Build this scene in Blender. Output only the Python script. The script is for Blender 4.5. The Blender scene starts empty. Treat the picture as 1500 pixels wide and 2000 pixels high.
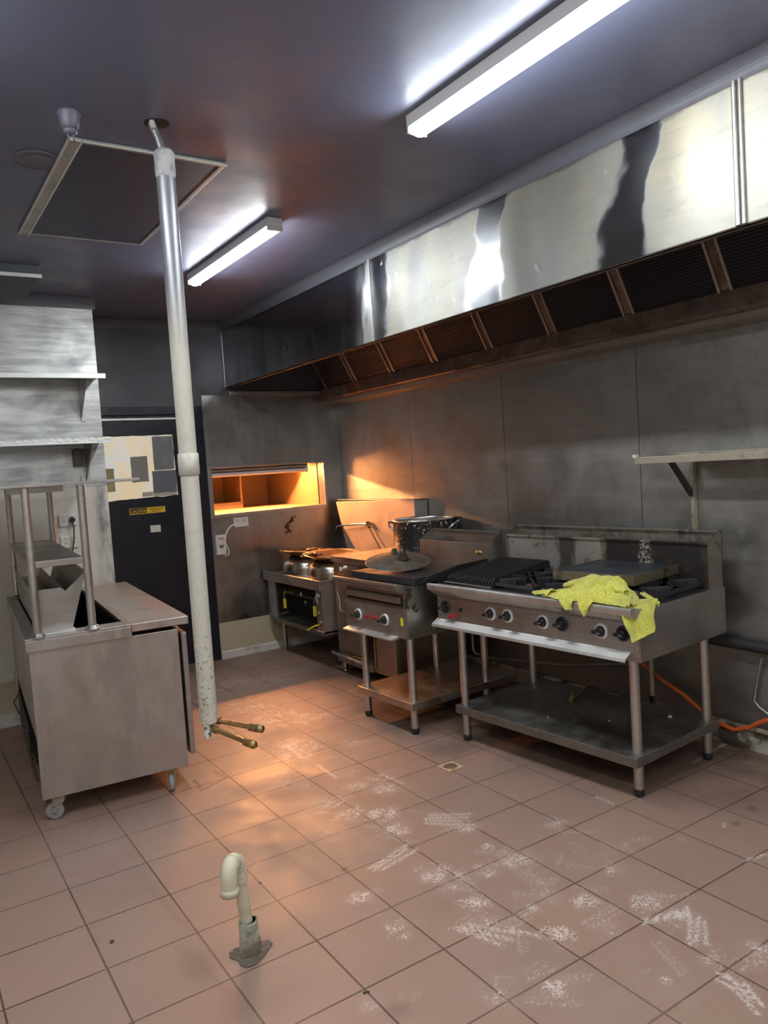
import bpy, math, random
import numpy as np
from mathutils import Vector, Matrix
random.seed(7)
S = bpy.context.scene
COL = S.collection
PI = math.pi

# ------------------------------------------------------------------ camera
F_PX = 1500.0
yaw, pitch, roll = 0.5786, -0.0620, -0.0640
fw = Vector((math.sin(yaw)*math.cos(pitch), math.cos(yaw)*math.cos(pitch), math.sin(pitch)))
rt = Vector((math.cos(yaw), -math.sin(yaw), 0))
up = rt.cross(fw)
r2 = rt*math.cos(roll) + up*math.sin(roll)
u2 = -rt*math.sin(roll) + up*math.cos(roll)
cd = bpy.data.cameras.new('camera')
cam = bpy.data.objects.new('camera', cd)
COL.objects.link(cam)
M = Matrix((r2, u2, -fw)).transposed().to_4x4()
M.translation = Vector((-1.3995, -3.1728, 1.5808))
cam.matrix_world = M
cd.sensor_fit = 'VERTICAL'
cd.sensor_height = 36
cd.lens = F_PX/2000*36
cd.clip_start = 0.05
S.camera = cam

# ------------------------------------------------------------------ world, exposure, light strengths
w = bpy.data.worlds.new('world'); S.world = w; w.use_nodes = True
w.node_tree.nodes['Background'].inputs[0].default_value = (0.55, 0.6, 0.7, 1)
w.node_tree.nodes['Background'].inputs[1].default_value = 0.02
S.view_settings.view_transform = 'Standard'
S.view_settings.look = 'None'
S.view_settings.gamma = 1
S.view_settings.use_curve_mapping = False
S.view_settings.exposure = 1.42
LED = 30.0          # batten diffusers
HEAT = 50.0         # heat lamp in the servery
LEDC = (0.92, 0.97, 1.0)
HEATC = (1.0, 0.40, 0.13)

# ------------------------------------------------------------------ node helpers
def rgba(c): return (c[0], c[1], c[2], 1)
class NT:
    def __init__(s, name):
        s.m = bpy.data.materials.new(name); s.m.use_nodes = True
        s.t = s.m.node_tree; s.n = s.t.nodes; s.l = s.t.links
        s.b = s.n['Principled BSDF']
        s.co = s.n.new('ShaderNodeTexCoord').outputs['Object']
    def put(s, sock, v):
        if isinstance(v, bpy.types.NodeSocket): s.l.new(v, sock)
        elif isinstance(v, (tuple, list)) and sock.type == 'RGBA': sock.default_value = rgba(v)
        else: sock.default_value = v
    def math(s, op, a, b=0.0, c=None, clamp=False):
        n = s.n.new('ShaderNodeMath'); n.operation = op; n.use_clamp = clamp
        s.put(n.inputs[0], a); s.put(n.inputs[1], b)
        if c is not None: s.put(n.inputs[2], c)
        return n.outputs[0]
    def noise(s, scale, detail=3, rough=0.55, dist=0.0, off=0.0):
        n = s.n.new('ShaderNodeTexNoise')
        if isinstance(scale, (tuple, list)):
            mp = s.n.new('ShaderNodeMapping'); mp.inputs['Scale'].default_value = scale
            mp.inputs['Location'].default_value = (off, off*1.7, off*.6)
            s.l.new(s.co, mp.inputs[0]); s.l.new(mp.outputs[0], n.inputs['Vector']); n.inputs['Scale'].default_value = 1
        else:
            mp = s.n.new('ShaderNodeMapping'); mp.inputs['Location'].default_value = (off, off*1.7, off*.6)
            s.l.new(s.co, mp.inputs[0]); s.l.new(mp.outputs[0], n.inputs['Vector']); n.inputs['Scale'].default_value = scale
        n.inputs['Detail'].default_value = detail; n.inputs['Roughness'].default_value = rough
        n.inputs['Distortion'].default_value = dist
        return n.outputs['Fac']
    def ramp(s, v, lo, hi, a=0.0, b=1.0):
        n = s.n.new('ShaderNodeMapRange'); n.interpolation_type = 'SMOOTHSTEP'
        s.put(n.inputs[0], v)
        for i, x in enumerate((lo, hi, a, b)): n.inputs[i+1].default_value = x
        return n.outputs[0]
    def mix(s, f, a, b):
        n = s.n.new('ShaderNodeMix'); n.data_type = 'RGBA'
        s.put(n.inputs[0], f); s.put(n.inputs[6], a); s.put(n.inputs[7], b)
        return n.outputs[2]
    def attr(s, name):
        n = s.n.new('ShaderNodeAttribute'); n.attribute_name = name
        return n.outputs['Fac']
    def xyz(s):
        n = s.n.new('ShaderNodeSeparateXYZ'); s.l.new(s.co, n.inputs[0]); return n.outputs
    def bump(s, h, dist=0.002, strength=1.0):
        n = s.n.new('ShaderNodeBump'); n.inputs['Distance'].default_value = dist
        n.inputs['Strength'].default_value = strength
        s.put(n.inputs['Height'], h); s.l.new(n.outputs[0], s.b.inputs['Normal'])
    def box(s, lo, hi, soft=0.05):
        """soft mask of an axis aligned region in object coordinates"""
        X = s.xyz(); out = None
        for i in range(3):
            if lo[i] is not None:
                a = s.ramp(X[i], lo[i]-soft, lo[i]+soft); out = a if out is None else s.math('MULTIPLY', out, a)
            if hi[i] is not None:
                a = s.ramp(X[i], hi[i]-soft, hi[i]+soft, 1, 0); out = a if out is None else s.math('MULTIPLY', out, a)
        return out

def simple(name, col, rough=0.5, metal=0.0, layers=(), rvar=0.0, bump=None, emit=None, spec=0.5, alpha=None):
    """layers: (scale, lo, hi, colour[, amount[, metal]])"""
    t = NT(name); c = rgba(col); mt = metal; off = 0
    for L in layers:
        off += 3.1
        amt = L[4] if len(L) > 4 else 1.0
        mask = t.math('MULTIPLY', t.ramp(t.noise(L[0], 5, .6, off=off), L[1], L[2]), amt)
        c = t.mix(mask, c, rgba(L[3]))
        if metal > 0 and len(L) > 5:
            mt = t.math('MULTIPLY', mt, t.math('SUBTRACT', 1.0, t.math('MULTIPLY', mask, L[5])))
    t.put(t.b.inputs['Base Color'], c); t.put(t.b.inputs['Metallic'], mt)
    if rvar: t.put(t.b.inputs['Roughness'], t.ramp(t.noise(6, 4, off=9), .3, .7, max(.03, rough-rvar), min(1, rough+rvar)))
    else: t.b.inputs['Roughness'].default_value = rough
    t.b.inputs['Specular IOR Level'].default_value = spec
    if bump: t.bump(t.noise(bump[0], 4), bump[1])
    if emit:
        t.b.inputs['Emission Color'].default_value = rgba(emit[0]); t.b.inputs['Emission Strength'].default_value = emit[1]
    return t.m

def steel(name, col=(.50, .49, .47), rough=.34, grime=.35, gcol=(.16, .13, .10), brush=(2, 2, 60), tint=None, wave=0.0, aniso=None, glo=.5, ghi=.75, gmetal=.6, gscale=3.0):
    t = NT(name)
    br = t.noise(brush, 4, .6)
    smear = t.noise(2.2, 5, .65, .6, off=4)
    c = t.mix(t.ramp(br, .3, .7), rgba([x*.93 for x in col]), rgba([min(1, x*1.05) for x in col]))
    c = t.mix(t.ramp(smear, .35, .7, 0, .5), c, rgba([x*.72 for x in col]))
    if tint: c = t.mix(t.ramp(t.noise(1.3, 3, off=11), .4, .65), c, rgba(tint))
    g = t.math('MULTIPLY', t.ramp(t.noise(gscale, 8, .68, .3, off=7), glo, ghi), grime)
    sp = t.math('MULTIPLY', t.ramp(t.noise(55, 2, .5, off=2), .72, .78), min(1, grime*1.6))
    g = t.math('MAXIMUM', g, sp)
    c = t.mix(g, c, rgba(gcol))
    t.put(t.b.inputs['Base Color'], c)
    t.put(t.b.inputs['Metallic'], t.math('SUBTRACT', 1.0, t.math('MULTIPLY', g, gmetal)))
    r = t.math('ADD', t.ramp(t.noise(3.5, 5, .6, off=15), .3, .7, rough-.07, rough+.10), t.math('MULTIPLY', br, .06))
    r = t.math('ADD', r, t.math('MULTIPLY', g, .25))
    t.put(t.b.inputs['Roughness'], r)
    if wave: 
        t.bump(t.noise(1.6, 2, .4, off=21), wave)
    else:
        t.bump(br, .0002)
    if aniso:
        t.b.inputs['Anisotropic'].default_value = aniso[0]
        cx = t.n.new('ShaderNodeCombineXYZ')
        for i in range(3): cx.inputs[i].default_value = aniso[1][i]
        t.l.new(cx.outputs[0], t.b.inputs['Tangent'])
    return t.m

def emis(name, col, st):
    m = bpy.data.materials.new(name); m.use_nodes = True
    n = m.node_tree.nodes; n.clear()
    e = n.new('ShaderNodeEmission'); o = n.new('ShaderNodeOutputMaterial')
    e.inputs[0].default_value = rgba(col); e.inputs[1].default_value = st
    m.node_tree.links.new(e.outputs[0], o.inputs[0]); return m

# ------------------------------------------------------------------ mesh builder
class MB:
    def __init__(s): s.v = []; s.f = []; s.sm = []
    def add(s, vs, fs, smooth=False):
        o = len(s.v); s.v += [tuple(p) for p in vs]
        for f in fs: s.f.append([i+o for i in f]); s.sm.append(smooth)
        return s
    def box(s, a, b, mat=None):
        x0, y0, z0 = [min(a[i], b[i]) for i in range(3)]; x1, y1, z1 = [max(a[i], b[i]) for i in range(3)]
        vs = [Vector(p) for p in ((x0,y0,z0),(x1,y0,z0),(x1,y1,z0),(x0,y1,z0),(x0,y0,z1),(x1,y0,z1),(x1,y1,z1),(x0,y1,z1))]
        if mat is not None: vs = [mat @ p for p in vs]
        return s.add(vs, [(0,3,2,1),(4,5,6,7),(0,1,5,4),(1,2,6,5),(2,3,7,6),(3,0,4,7)])
    def prism(s, poly, axis, a, b):
        """poly = 2D points in the two other axes (in xyz order), extruded along axis from a to b"""
        n = len(poly); vs = []
        for t in (a, b):
            for p in poly:
                q = list(p); q.insert(axis, t); vs.append(q)
        fs = [list(range(n))[::-1], list(range(n, 2*n))] + [(i, (i+1) % n, n+(i+1) % n, n+i) for i in range(n)]
        ar = sum(poly[i][0]*poly[(i+1) % n][1]-poly[(i+1) % n][0]*poly[i][1] for i in range(n))
        if (ar < 0) != (axis == 1) != (b < a): fs = [f[::-1] for f in fs]
        return s.add(vs, fs)
    def sheet(s, pts, th=.0012):
        """thin sheet through coplanar pts"""
        P = [Vector(p) for p in pts]; nrm = (P[1]-P[0]).cross(P[2]-P[0]).normalized()*th
        n = len(P)
        vs = [p+nrm for p in P]+[p-nrm for p in P]
        return s.add(vs, [list(range(n)), list(range(2*n-1, n-1, -1))]+[(i, n+i, n+(i+1) % n, (i+1) % n) for i in range(n)])
    def tube(s, path, r, seg=14, caps=True, closed=False):
        P = [Vector(p) for p in path]; n = len(P)
        rs = r if isinstance(r, (list, tuple)) else [r]*n
        rings = []; ref = None
        for i in range(n):
            if closed: d = (P[(i+1) % n]-P[i-1])
            else: d = (P[min(i+1, n-1)]-P[max(i-1, 0)])
            d = d.normalized()
            if ref is None:
                ref = Vector((0,0,1)) if abs(d.z) < .9 else Vector((1,0,0))
            a = (ref - d*ref.dot(d)).normalized(); ref = a; b = d.cross(a)
            rings.append([P[i]+(a*math.cos(2*PI*k/seg)+b*math.sin(2*PI*k/seg))*rs[i] for k in range(seg)])
        vs = [p for q in rings for p in q]; fs = []
        for i in range(n if closed else n-1):
            j = (i+1) % n
            for k in range(seg):
                fs.append((i*seg+k, i*seg+(k+1) % seg, j*seg+(k+1) % seg, j*seg+k))
        s.add(vs, fs, True)
        if caps and not closed:
            s.add(rings[0], [list(range(seg))[::-1]]); s.add(rings[-1], [list(range(seg))])
        return s
    def cyl(s, a, b, r, r2=None, seg=20):
        return s.tube([a, b], [r, r if r2 is None else r2], seg)
    def lathe(s, prof, c=(0,0,0), seg=40, mat=None, sm=True):
        vs = []; fs = []; n = len(prof)
        for i in range(seg):
            a = 2*PI*i/seg
            for r, z in prof:
                p = Vector((r*math.cos(a), r*math.sin(a), z))
                if mat is not None: p = mat @ p
                vs.append(p+Vector(c))
        for i in range(seg):
            j = (i+1) % seg
            for k in range(n-1): fs.append((i*n+k, j*n+k, j*n+k+1, i*n+k+1))
        return s.add(vs, fs, sm)
    def build(s, name, mat, parent=None, bevel=0.0, seg=2, sharp=35, weld=True, matrix=None):
        me = bpy.data.meshes.new(name); me.from_pydata(s.v, [], s.f); 
        me.materials.append(mat)
        me.polygons.foreach_set('use_smooth', s.sm)
        me.update()
        o = bpy.data.objects.new(name, me); COL.objects.link(o)
        if parent is not None: o.parent = parent
        if bevel:
            md = o.modifiers.new('bevel', 'BEVEL'); md.width = bevel; md.segments = seg; md.limit_method = 'ANGLE'; md.angle_limit = math.radians(40)
        return o

def thing(name, label, cat, loc=(0,0,0), rz=0.0, group=None):
    o = bpy.data.objects.new(name, None); COL.objects.link(o)
    o.location = loc; o.rotation_euler = (0, 0, rz); o.empty_display_size = .05
    o['label'] = label; o['category'] = cat
    if group: o['group'] = group
    return o
def tag(o, label, cat, group=None):
    o['label'] = label; o['category'] = cat
    if group: o['group'] = group
    return o
def struct(o, label=None):
    o['kind'] = 'structure'
    if label: o['label'] = label
    return o
def lab(o, label): o['label'] = label; return o
def dup(root, loc=None, rz=None, label=None):
    r = root.copy(); COL.objects.link(r)
    if loc is not None: r.location = loc
    if rz is not None: r.rotation_euler = (0,0,rz)
    if label: r['label'] = label
    for ch in list(root.children):
        c = ch.copy(); COL.objects.link(c); c.parent = r
        for g in list(ch.children):
            d = g.copy(); COL.objects.link(d); d.parent = c
    return r
def arc(c, r, a0, a1, n, ax, ay):
    ax = Vector(ax); ay = Vector(ay); c = Vector(c)
    return [c+ax*r*math.cos(a0+(a1-a0)*i/n)+ay*r*math.sin(a0+(a1-a0)*i/n) for i in range(n+1)]

# ------------------------------------------------------------------ materials
M_STEEL   = steel('stainless_steel', rough=.33, grime=.35)
M_STEELW  = steel('worn_steel', col=(.46,.43,.40), rough=.40, grime=.5, gcol=(.20,.16,.12), brush=(3,3,40))
M_CART    = simple('cart_steel', (.50,.465,.435), .42, .92, layers=[((9,9,3),.42,.66,(.40,.365,.34),.8),((16,16,5),.50,.68,(.56,.52,.47),.7),(4,.45,.7,(.42,.40,.375),.7),(110,.70,.75,(.20,.15,.12),.8)], rvar=.08)
M_LEG     = steel('leg_tube_steel', col=(.60,.57,.53), rough=.30, grime=.45, gcol=(.28,.22,.17), brush=(4,4,30), gscale=14)
M_BRIGHT  = steel('bright_steel', col=(.80,.80,.78), rough=.45, grime=.15, brush=(6,6,6))
M_DIRTY   = steel('greasy_steel', col=(.42,.38,.33), rough=.38, grime=.85, gcol=(.06,.045,.03), brush=(3,3,40), glo=.46, ghi=.62, gscale=6)
M_SHELF   = steel('greasy_shelf_steel', col=(.31,.295,.27), rough=.36, grime=.8, gcol=(.07,.055,.04), brush=(3,40,3), glo=.42, ghi=.68, gscale=2.2)
M_WALLST  = steel('wall_cladding_steel', col=(.41,.40,.385), rough=.42, grime=.35, gcol=(.15,.13,.11), brush=(3,3,30), wave=.012, gscale=1.8)
M_CHROME  = simple('chrome', (.8,.8,.8), .12, 1)
M_BLACKP  = simple('black_plastic', (.012,.012,.014), .35, 0, rvar=.08)
M_RUBBER  = simple('black_rubber', (.015,.014,.014), .7)
M_RED     = simple('red_plastic', (.45,.02,.025), .35)
M_WHITEP  = simple('white_plastic', (.72,.69,.63), .4, layers=[(12,.55,.75,(.45,.38,.28),.5)])
M_IRON    = simple('black_cast_iron', (.018,.019,.022), .45, 0, layers=[(14,.5,.7,(.05,.04,.035),.8)], rvar=.12, bump=(60,.001))
M_BRASS   = simple('tarnished_brass', (.55,.36,.12), .35, 1, layers=[(25,.45,.6,(.10,.12,.08),.9,.6),(60,.5,.65,(.2,.1,.05),.7,.5)], rvar=.1)
M_COPPER  = simple('copper_pipe', (.62,.40,.16), .32, 1, layers=[(30,.52,.62,(.12,.09,.06),.9,.6)], rvar=.1)
M_YELLOWT = simple('yellow_lever_sleeve', (.75,.62,.02), .45)
M_DARKM   = simple('dark_opening', (.008,.008,.009), .6)
M_GALV    = simple('galvanised_pipe', (.42,.43,.44), .4, .85, layers=[(8,.45,.7,(.25,.25,.26),.7)], rvar=.1)

# painted ceiling
t = NT('ceiling_paint')
c = t.mix(t.ramp(t.noise(.9, 4, .6), .35, .7), rgba((.135,.155,.245)), rgba((.150,.148,.215)))
c = t.mix(t.ramp(t.noise(2.5, 6, .6, off=5), .55, .8, 0, .5), c, rgba((.125,.115,.145)))
t.put(t.b.inputs['Base Color'], c)
t.put(t.b.inputs['Roughness'], t.ramp(t.noise(5, 4, off=3), .3, .7, .36, .5))
t.bump(t.noise(14, 3), .0012)
M_CEIL = t.m
M_DARKWALL = simple('dark_wall_paint', (.075,.078,.09), .4, layers=[(2,.45,.7,(.10,.09,.09),.6)], rvar=.06)
M_CORNICE = simple('cornice_paint', (.095,.095,.115), .45, layers=[(6,.5,.7,(.07,.065,.075),.6)])
M_WHITEW = simple('white_wall_paint', (.62,.60,.56), .5, layers=[(3,.5,.75,(.42,.37,.30),.6),(9,.6,.8,(.20,.17,.14),.6)])
M_BEIGE = simple('beige_wall_paint', (.52,.44,.30), .6, layers=[(5,.5,.8,(.36,.28,.17),.6)])
M_SKIRT = simple('white_skirting', (.66,.62,.56), .45, layers=[(7,.5,.7,(.35,.30,.24),.7)])
M_SKIRTD = simple('dirty_skirting', (.48,.44,.37), .5, layers=[(6,.42,.58,(.07,.05,.035),.95)])
M_ROOM = simple('room_wall_paint', (.60,.58,.54), .6)

# terracotta floor tiles
t = NT('terracotta_floor_tiles')
bk = t.n.new('ShaderNodeTexBrick'); t.l.new(t.co, bk.inputs['Vector'])
bk.offset = 0; bk.squash = 1
for k, v in (('Scale',1),('Mortar Size',.0035),('Mortar Smooth',.25),('Bias',0),('Brick Width',.305),('Row Height',.305)): bk.inputs[k].default_value = v
bk.inputs['Color1'].default_value = rgba((.365,.228,.172)); bk.inputs['Color2'].default_value = rgba((.33,.215,.170)); bk.inputs['Mortar'].default_value = rgba((.10,.055,.04))
c = bk.outputs['Color']
c = t.mix(t.ramp(t.noise(1.1, 5, .6), .35, .7, 0, .55), c, rgba((.345,.235,.18)))
c = t.mix(t.ramp(t.noise((3,90,3), 3, .6, off=2), .45, .75, 0, .09), c, rgba((.50,.36,.27)))
c = t.mix(t.ramp(t.noise(180, 2, .6, off=2), .5, .8, 0, .25), c, rgba((.25,.15,.11)))
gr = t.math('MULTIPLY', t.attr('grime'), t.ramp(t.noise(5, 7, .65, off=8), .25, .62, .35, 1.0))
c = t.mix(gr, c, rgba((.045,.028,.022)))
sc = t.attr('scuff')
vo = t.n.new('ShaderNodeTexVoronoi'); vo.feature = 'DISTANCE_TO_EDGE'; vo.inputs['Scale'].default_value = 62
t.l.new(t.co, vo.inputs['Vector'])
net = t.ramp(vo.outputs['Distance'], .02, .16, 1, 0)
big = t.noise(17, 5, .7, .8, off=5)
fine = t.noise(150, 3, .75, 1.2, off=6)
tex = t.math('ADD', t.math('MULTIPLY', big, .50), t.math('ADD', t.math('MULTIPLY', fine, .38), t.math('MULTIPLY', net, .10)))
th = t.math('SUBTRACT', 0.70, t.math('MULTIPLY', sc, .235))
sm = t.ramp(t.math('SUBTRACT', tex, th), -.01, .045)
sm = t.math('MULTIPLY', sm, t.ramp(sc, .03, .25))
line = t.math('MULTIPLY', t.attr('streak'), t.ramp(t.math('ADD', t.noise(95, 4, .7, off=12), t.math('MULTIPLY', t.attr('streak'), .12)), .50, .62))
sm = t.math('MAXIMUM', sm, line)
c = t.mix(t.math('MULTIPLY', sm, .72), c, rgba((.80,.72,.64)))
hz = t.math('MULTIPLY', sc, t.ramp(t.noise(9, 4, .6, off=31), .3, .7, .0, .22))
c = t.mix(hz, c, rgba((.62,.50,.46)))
t.put(t.b.inputs['Base Color'], c)
t.put(t.b.inputs['Roughness'], t.ramp(t.noise(4, 5, .6, off=3), .3, .7, .36, .58))
t.b.inputs['Specular IOR Level'].default_value = .4
t.bump(t.math('ADD', t.math('MULTIPLY', bk.outputs['Fac'], -1.0), t.math('MULTIPLY', t.noise(40, 3), .12)), .0018)
M_FLOOR = t.m

# hood front sheet: steel under a pale grease film, wiped back to bare polished metal in bands
t = NT('hood_front_steel')
X = t.xyz()
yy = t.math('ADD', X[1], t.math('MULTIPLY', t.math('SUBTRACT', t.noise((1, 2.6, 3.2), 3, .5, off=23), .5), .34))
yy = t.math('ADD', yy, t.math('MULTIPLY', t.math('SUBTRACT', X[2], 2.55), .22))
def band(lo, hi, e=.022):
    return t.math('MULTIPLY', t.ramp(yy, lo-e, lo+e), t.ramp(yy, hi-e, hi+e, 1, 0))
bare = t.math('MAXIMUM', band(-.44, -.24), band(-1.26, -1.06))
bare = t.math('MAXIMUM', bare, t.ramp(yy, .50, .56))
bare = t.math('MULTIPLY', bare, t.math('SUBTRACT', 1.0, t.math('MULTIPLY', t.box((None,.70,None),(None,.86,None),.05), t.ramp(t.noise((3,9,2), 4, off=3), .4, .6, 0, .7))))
br = t.noise((3, 2, 50), 4, .6)
film = t.mix(t.ramp(t.noise(1.6, 4, .6, .5), .35, .65), rgba((.37,.365,.335)), rgba((.43,.39,.30)))
film = t.mix(t.ramp(t.noise((2, 5, 2), 5, .6, off=6), .45, .7, 0, .6), film, rgba((.30,.32,.34)))
film = t.mix(t.ramp(br, .3, .7, 0, .25), film, rgba((.28,.275,.255)))
film = t.mix(t.ramp(t.noise((6, 30, 9), 4, .6, .6, off=26), .62, .72, 0, .45), film, rgba((.52,.52,.50)))
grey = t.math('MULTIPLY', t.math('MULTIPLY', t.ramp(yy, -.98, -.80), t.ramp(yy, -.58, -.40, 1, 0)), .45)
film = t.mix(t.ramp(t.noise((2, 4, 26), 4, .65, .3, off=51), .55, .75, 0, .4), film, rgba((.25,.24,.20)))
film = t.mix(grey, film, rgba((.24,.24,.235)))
base = t.mix(bare, film, t.mix(t.ramp(t.noise((3,40,2), 4, .6, off=41), .62, .75, 0, .5), rgba((.40,.41,.43)), rgba((.6,.6,.6))))
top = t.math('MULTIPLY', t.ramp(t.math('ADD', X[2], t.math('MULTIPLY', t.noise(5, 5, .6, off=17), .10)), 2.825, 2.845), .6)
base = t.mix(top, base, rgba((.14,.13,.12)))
t.put(t.b.inputs['Base Color'], base)
t.put(t.b.inputs['Metallic'], t.math('SUBTRACT', 1.0, t.math('MULTIPLY', t.math('SUBTRACT', 1.0, bare), .35)))
rr = t.math('ADD', t.math('MULTIPLY', t.math('SUBTRACT', 1.0, bare), .30), t.ramp(t.noise(2.5, 4, .6, off=3), .3, .7, .14, .22))
t.put(t.b.inputs['Roughness'], rr)
hh = t.math('ADD', t.math('MULTIPLY', t.noise((1, 1.9, .7), 2, .4, off=2), 1.0), t.math('MULTIPLY', t.ramp(t.noise((7, 7, 7), 1, .4, off=9), .72, .80), .05))
t.bump(hh, .05)
t.b.inputs['Anisotropic'].default_value = .5
cx = t.n.new('ShaderNodeCombineXYZ'); cx.inputs[2].default_value = 1.0
t.l.new(cx.outputs[0], t.b.inputs['Tangent'])
M_HOOD = t.m
M_HOODIN = steel('hood_inner_steel', col=(.34,.27,.23), rough=.35, grime=.8, gcol=(.09,.05,.035), brush=(3,30,3), glo=.4, ghi=.6)
M_FILTER = NT('greasy_filter_mesh')
t = M_FILTER
wv = t.n.new('ShaderNodeTexWave'); wv.wave_type = 'BANDS'; wv.bands_direction = 'Z'; wv.inputs['Scale'].default_value = 22
t.l.new(t.co, wv.inputs['Vector'])
t.put(t.b.inputs['Base Color'], t.mix(t.ramp(wv.outputs['Fac'], .3, .7), rgba((.012,.013,.018)), rgba((.045,.045,.055))))
t.b.inputs['Roughness'].default_value = .38
t.bump(wv.outputs['Fac'], .006)
M_FILTER = t.m
t = NT('return_air_filter_mesh')
wv = t.n.new('ShaderNodeTexWave'); wv.wave_type = 'BANDS'; wv.bands_direction = 'Y'; wv.inputs['Scale'].default_value = 24
wv2 = t.n.new('ShaderNodeTexWave'); wv2.wave_type = 'BANDS'; wv2.bands_direction = 'X'; wv2.inputs['Scale'].default_value = 24
t.l.new(t.co, wv.inputs['Vector']); t.l.new(t.co, wv2.inputs['Vector'])
g = t.math('MAXIMUM', wv.outputs['Fac'], wv2.outputs['Fac'])
t.put(t.b.inputs['Base Color'], t.mix(t.ramp(g, .6, .95), rgba((.016,.021,.042)), rgba((.06,.072,.12))))
t.b.inputs['Roughness'].default_value = .5
M_VENT = t.m
M_VENTF = simple('vent_frame_paint', (.42,.42,.40), .4, .3, layers=[(8,.45,.7,(.22,.21,.22),.7)])

# ------------------------------------------------------------------ room
H = 2.86; XR = 2.24; YB = 3.087; XL = -3.0; YF = -4.6; XN = -0.05; YN = 2.45
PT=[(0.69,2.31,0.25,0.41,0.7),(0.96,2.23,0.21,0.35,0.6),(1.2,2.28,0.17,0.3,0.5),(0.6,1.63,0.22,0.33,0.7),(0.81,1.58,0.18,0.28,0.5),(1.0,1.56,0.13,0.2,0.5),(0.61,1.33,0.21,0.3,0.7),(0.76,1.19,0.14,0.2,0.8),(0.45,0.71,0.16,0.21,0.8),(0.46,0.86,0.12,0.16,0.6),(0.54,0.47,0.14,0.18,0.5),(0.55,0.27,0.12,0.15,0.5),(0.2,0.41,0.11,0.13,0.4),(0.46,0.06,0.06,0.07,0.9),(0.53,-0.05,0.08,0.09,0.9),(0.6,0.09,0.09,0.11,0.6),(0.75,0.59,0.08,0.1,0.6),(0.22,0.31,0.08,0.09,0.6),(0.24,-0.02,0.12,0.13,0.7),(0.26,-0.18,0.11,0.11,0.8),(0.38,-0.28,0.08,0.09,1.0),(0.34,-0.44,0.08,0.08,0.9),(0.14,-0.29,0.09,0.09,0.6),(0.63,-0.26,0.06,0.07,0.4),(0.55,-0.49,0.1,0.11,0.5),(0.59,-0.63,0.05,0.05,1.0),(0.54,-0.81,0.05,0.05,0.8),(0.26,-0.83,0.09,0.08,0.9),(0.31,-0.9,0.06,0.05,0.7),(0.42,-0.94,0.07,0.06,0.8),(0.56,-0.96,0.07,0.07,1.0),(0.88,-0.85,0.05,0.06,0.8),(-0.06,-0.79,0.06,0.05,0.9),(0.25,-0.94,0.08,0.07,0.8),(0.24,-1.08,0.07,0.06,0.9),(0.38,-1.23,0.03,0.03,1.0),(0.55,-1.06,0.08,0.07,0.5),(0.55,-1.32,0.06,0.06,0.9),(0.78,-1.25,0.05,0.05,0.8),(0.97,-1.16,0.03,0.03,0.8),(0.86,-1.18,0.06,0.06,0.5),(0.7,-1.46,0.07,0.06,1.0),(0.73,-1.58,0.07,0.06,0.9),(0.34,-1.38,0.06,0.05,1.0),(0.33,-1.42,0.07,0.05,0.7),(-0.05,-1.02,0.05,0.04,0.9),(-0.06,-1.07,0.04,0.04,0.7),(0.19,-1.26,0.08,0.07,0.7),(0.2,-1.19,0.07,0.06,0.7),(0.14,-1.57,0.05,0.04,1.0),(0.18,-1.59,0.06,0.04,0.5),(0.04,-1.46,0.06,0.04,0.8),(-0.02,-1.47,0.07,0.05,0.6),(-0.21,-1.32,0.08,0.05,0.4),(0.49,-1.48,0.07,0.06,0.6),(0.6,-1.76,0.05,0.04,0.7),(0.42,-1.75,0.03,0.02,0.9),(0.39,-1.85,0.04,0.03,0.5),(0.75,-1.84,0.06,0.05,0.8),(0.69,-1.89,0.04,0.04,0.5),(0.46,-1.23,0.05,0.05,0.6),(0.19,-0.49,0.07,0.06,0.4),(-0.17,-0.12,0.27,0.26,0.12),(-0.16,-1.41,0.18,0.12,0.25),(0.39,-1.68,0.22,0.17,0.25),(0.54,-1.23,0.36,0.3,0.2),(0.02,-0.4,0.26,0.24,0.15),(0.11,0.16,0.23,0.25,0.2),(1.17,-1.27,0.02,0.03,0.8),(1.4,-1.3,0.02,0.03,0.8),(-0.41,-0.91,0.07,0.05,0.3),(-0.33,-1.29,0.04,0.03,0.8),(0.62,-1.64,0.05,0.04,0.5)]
ST=[[(0.5,-0.44),(0.65,-0.56)],[(0.49,-0.46),(0.61,-0.57)],[(0.47,-0.48),(0.58,-0.59)],[(0.53,-0.43),(0.68,-0.54)],[(0.08,-0.64),(0.31,-0.58)],[(0.09,-0.66),(0.28,-0.61)],[(0.11,-0.68),(0.31,-0.64)],[(0.62,-1.69),(0.74,-1.61),(0.79,-1.56)],[(0.64,-1.7),(0.77,-1.62)],[(0.66,-1.72),(0.76,-1.65)],[(0.6,-1.53),(0.73,-1.58)],[(0.62,-1.52),(0.71,-1.55)],[(0.5,-1.99),(0.54,-1.9),(0.54,-1.84)],[(0.54,-1.95),(0.57,-1.87),(0.57,-1.82)],[(0.54,-1.98),(0.59,-1.89)],[(0.55,-1.93),(0.58,-1.85)],[(0.12,-1.16),(0.2,-1.32)],[(0.15,-1.17),(0.24,-1.31)],[(0.1,-1.16),(0.16,-1.32)],[(0.24,-1.28),(0.29,-1.37)],[(0.43,0.43),(0.42,0.21)],[(0.61,0.11),(0.64,-0.07)],[(0.44,0.82),(0.41,0.58)],[(1.22,-1.52),(1.31,-1.54)],[(1.86,-0.84),(2.2,-0.8)],[(1.22,-0.79),(1.22,-0.89)]]
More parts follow.
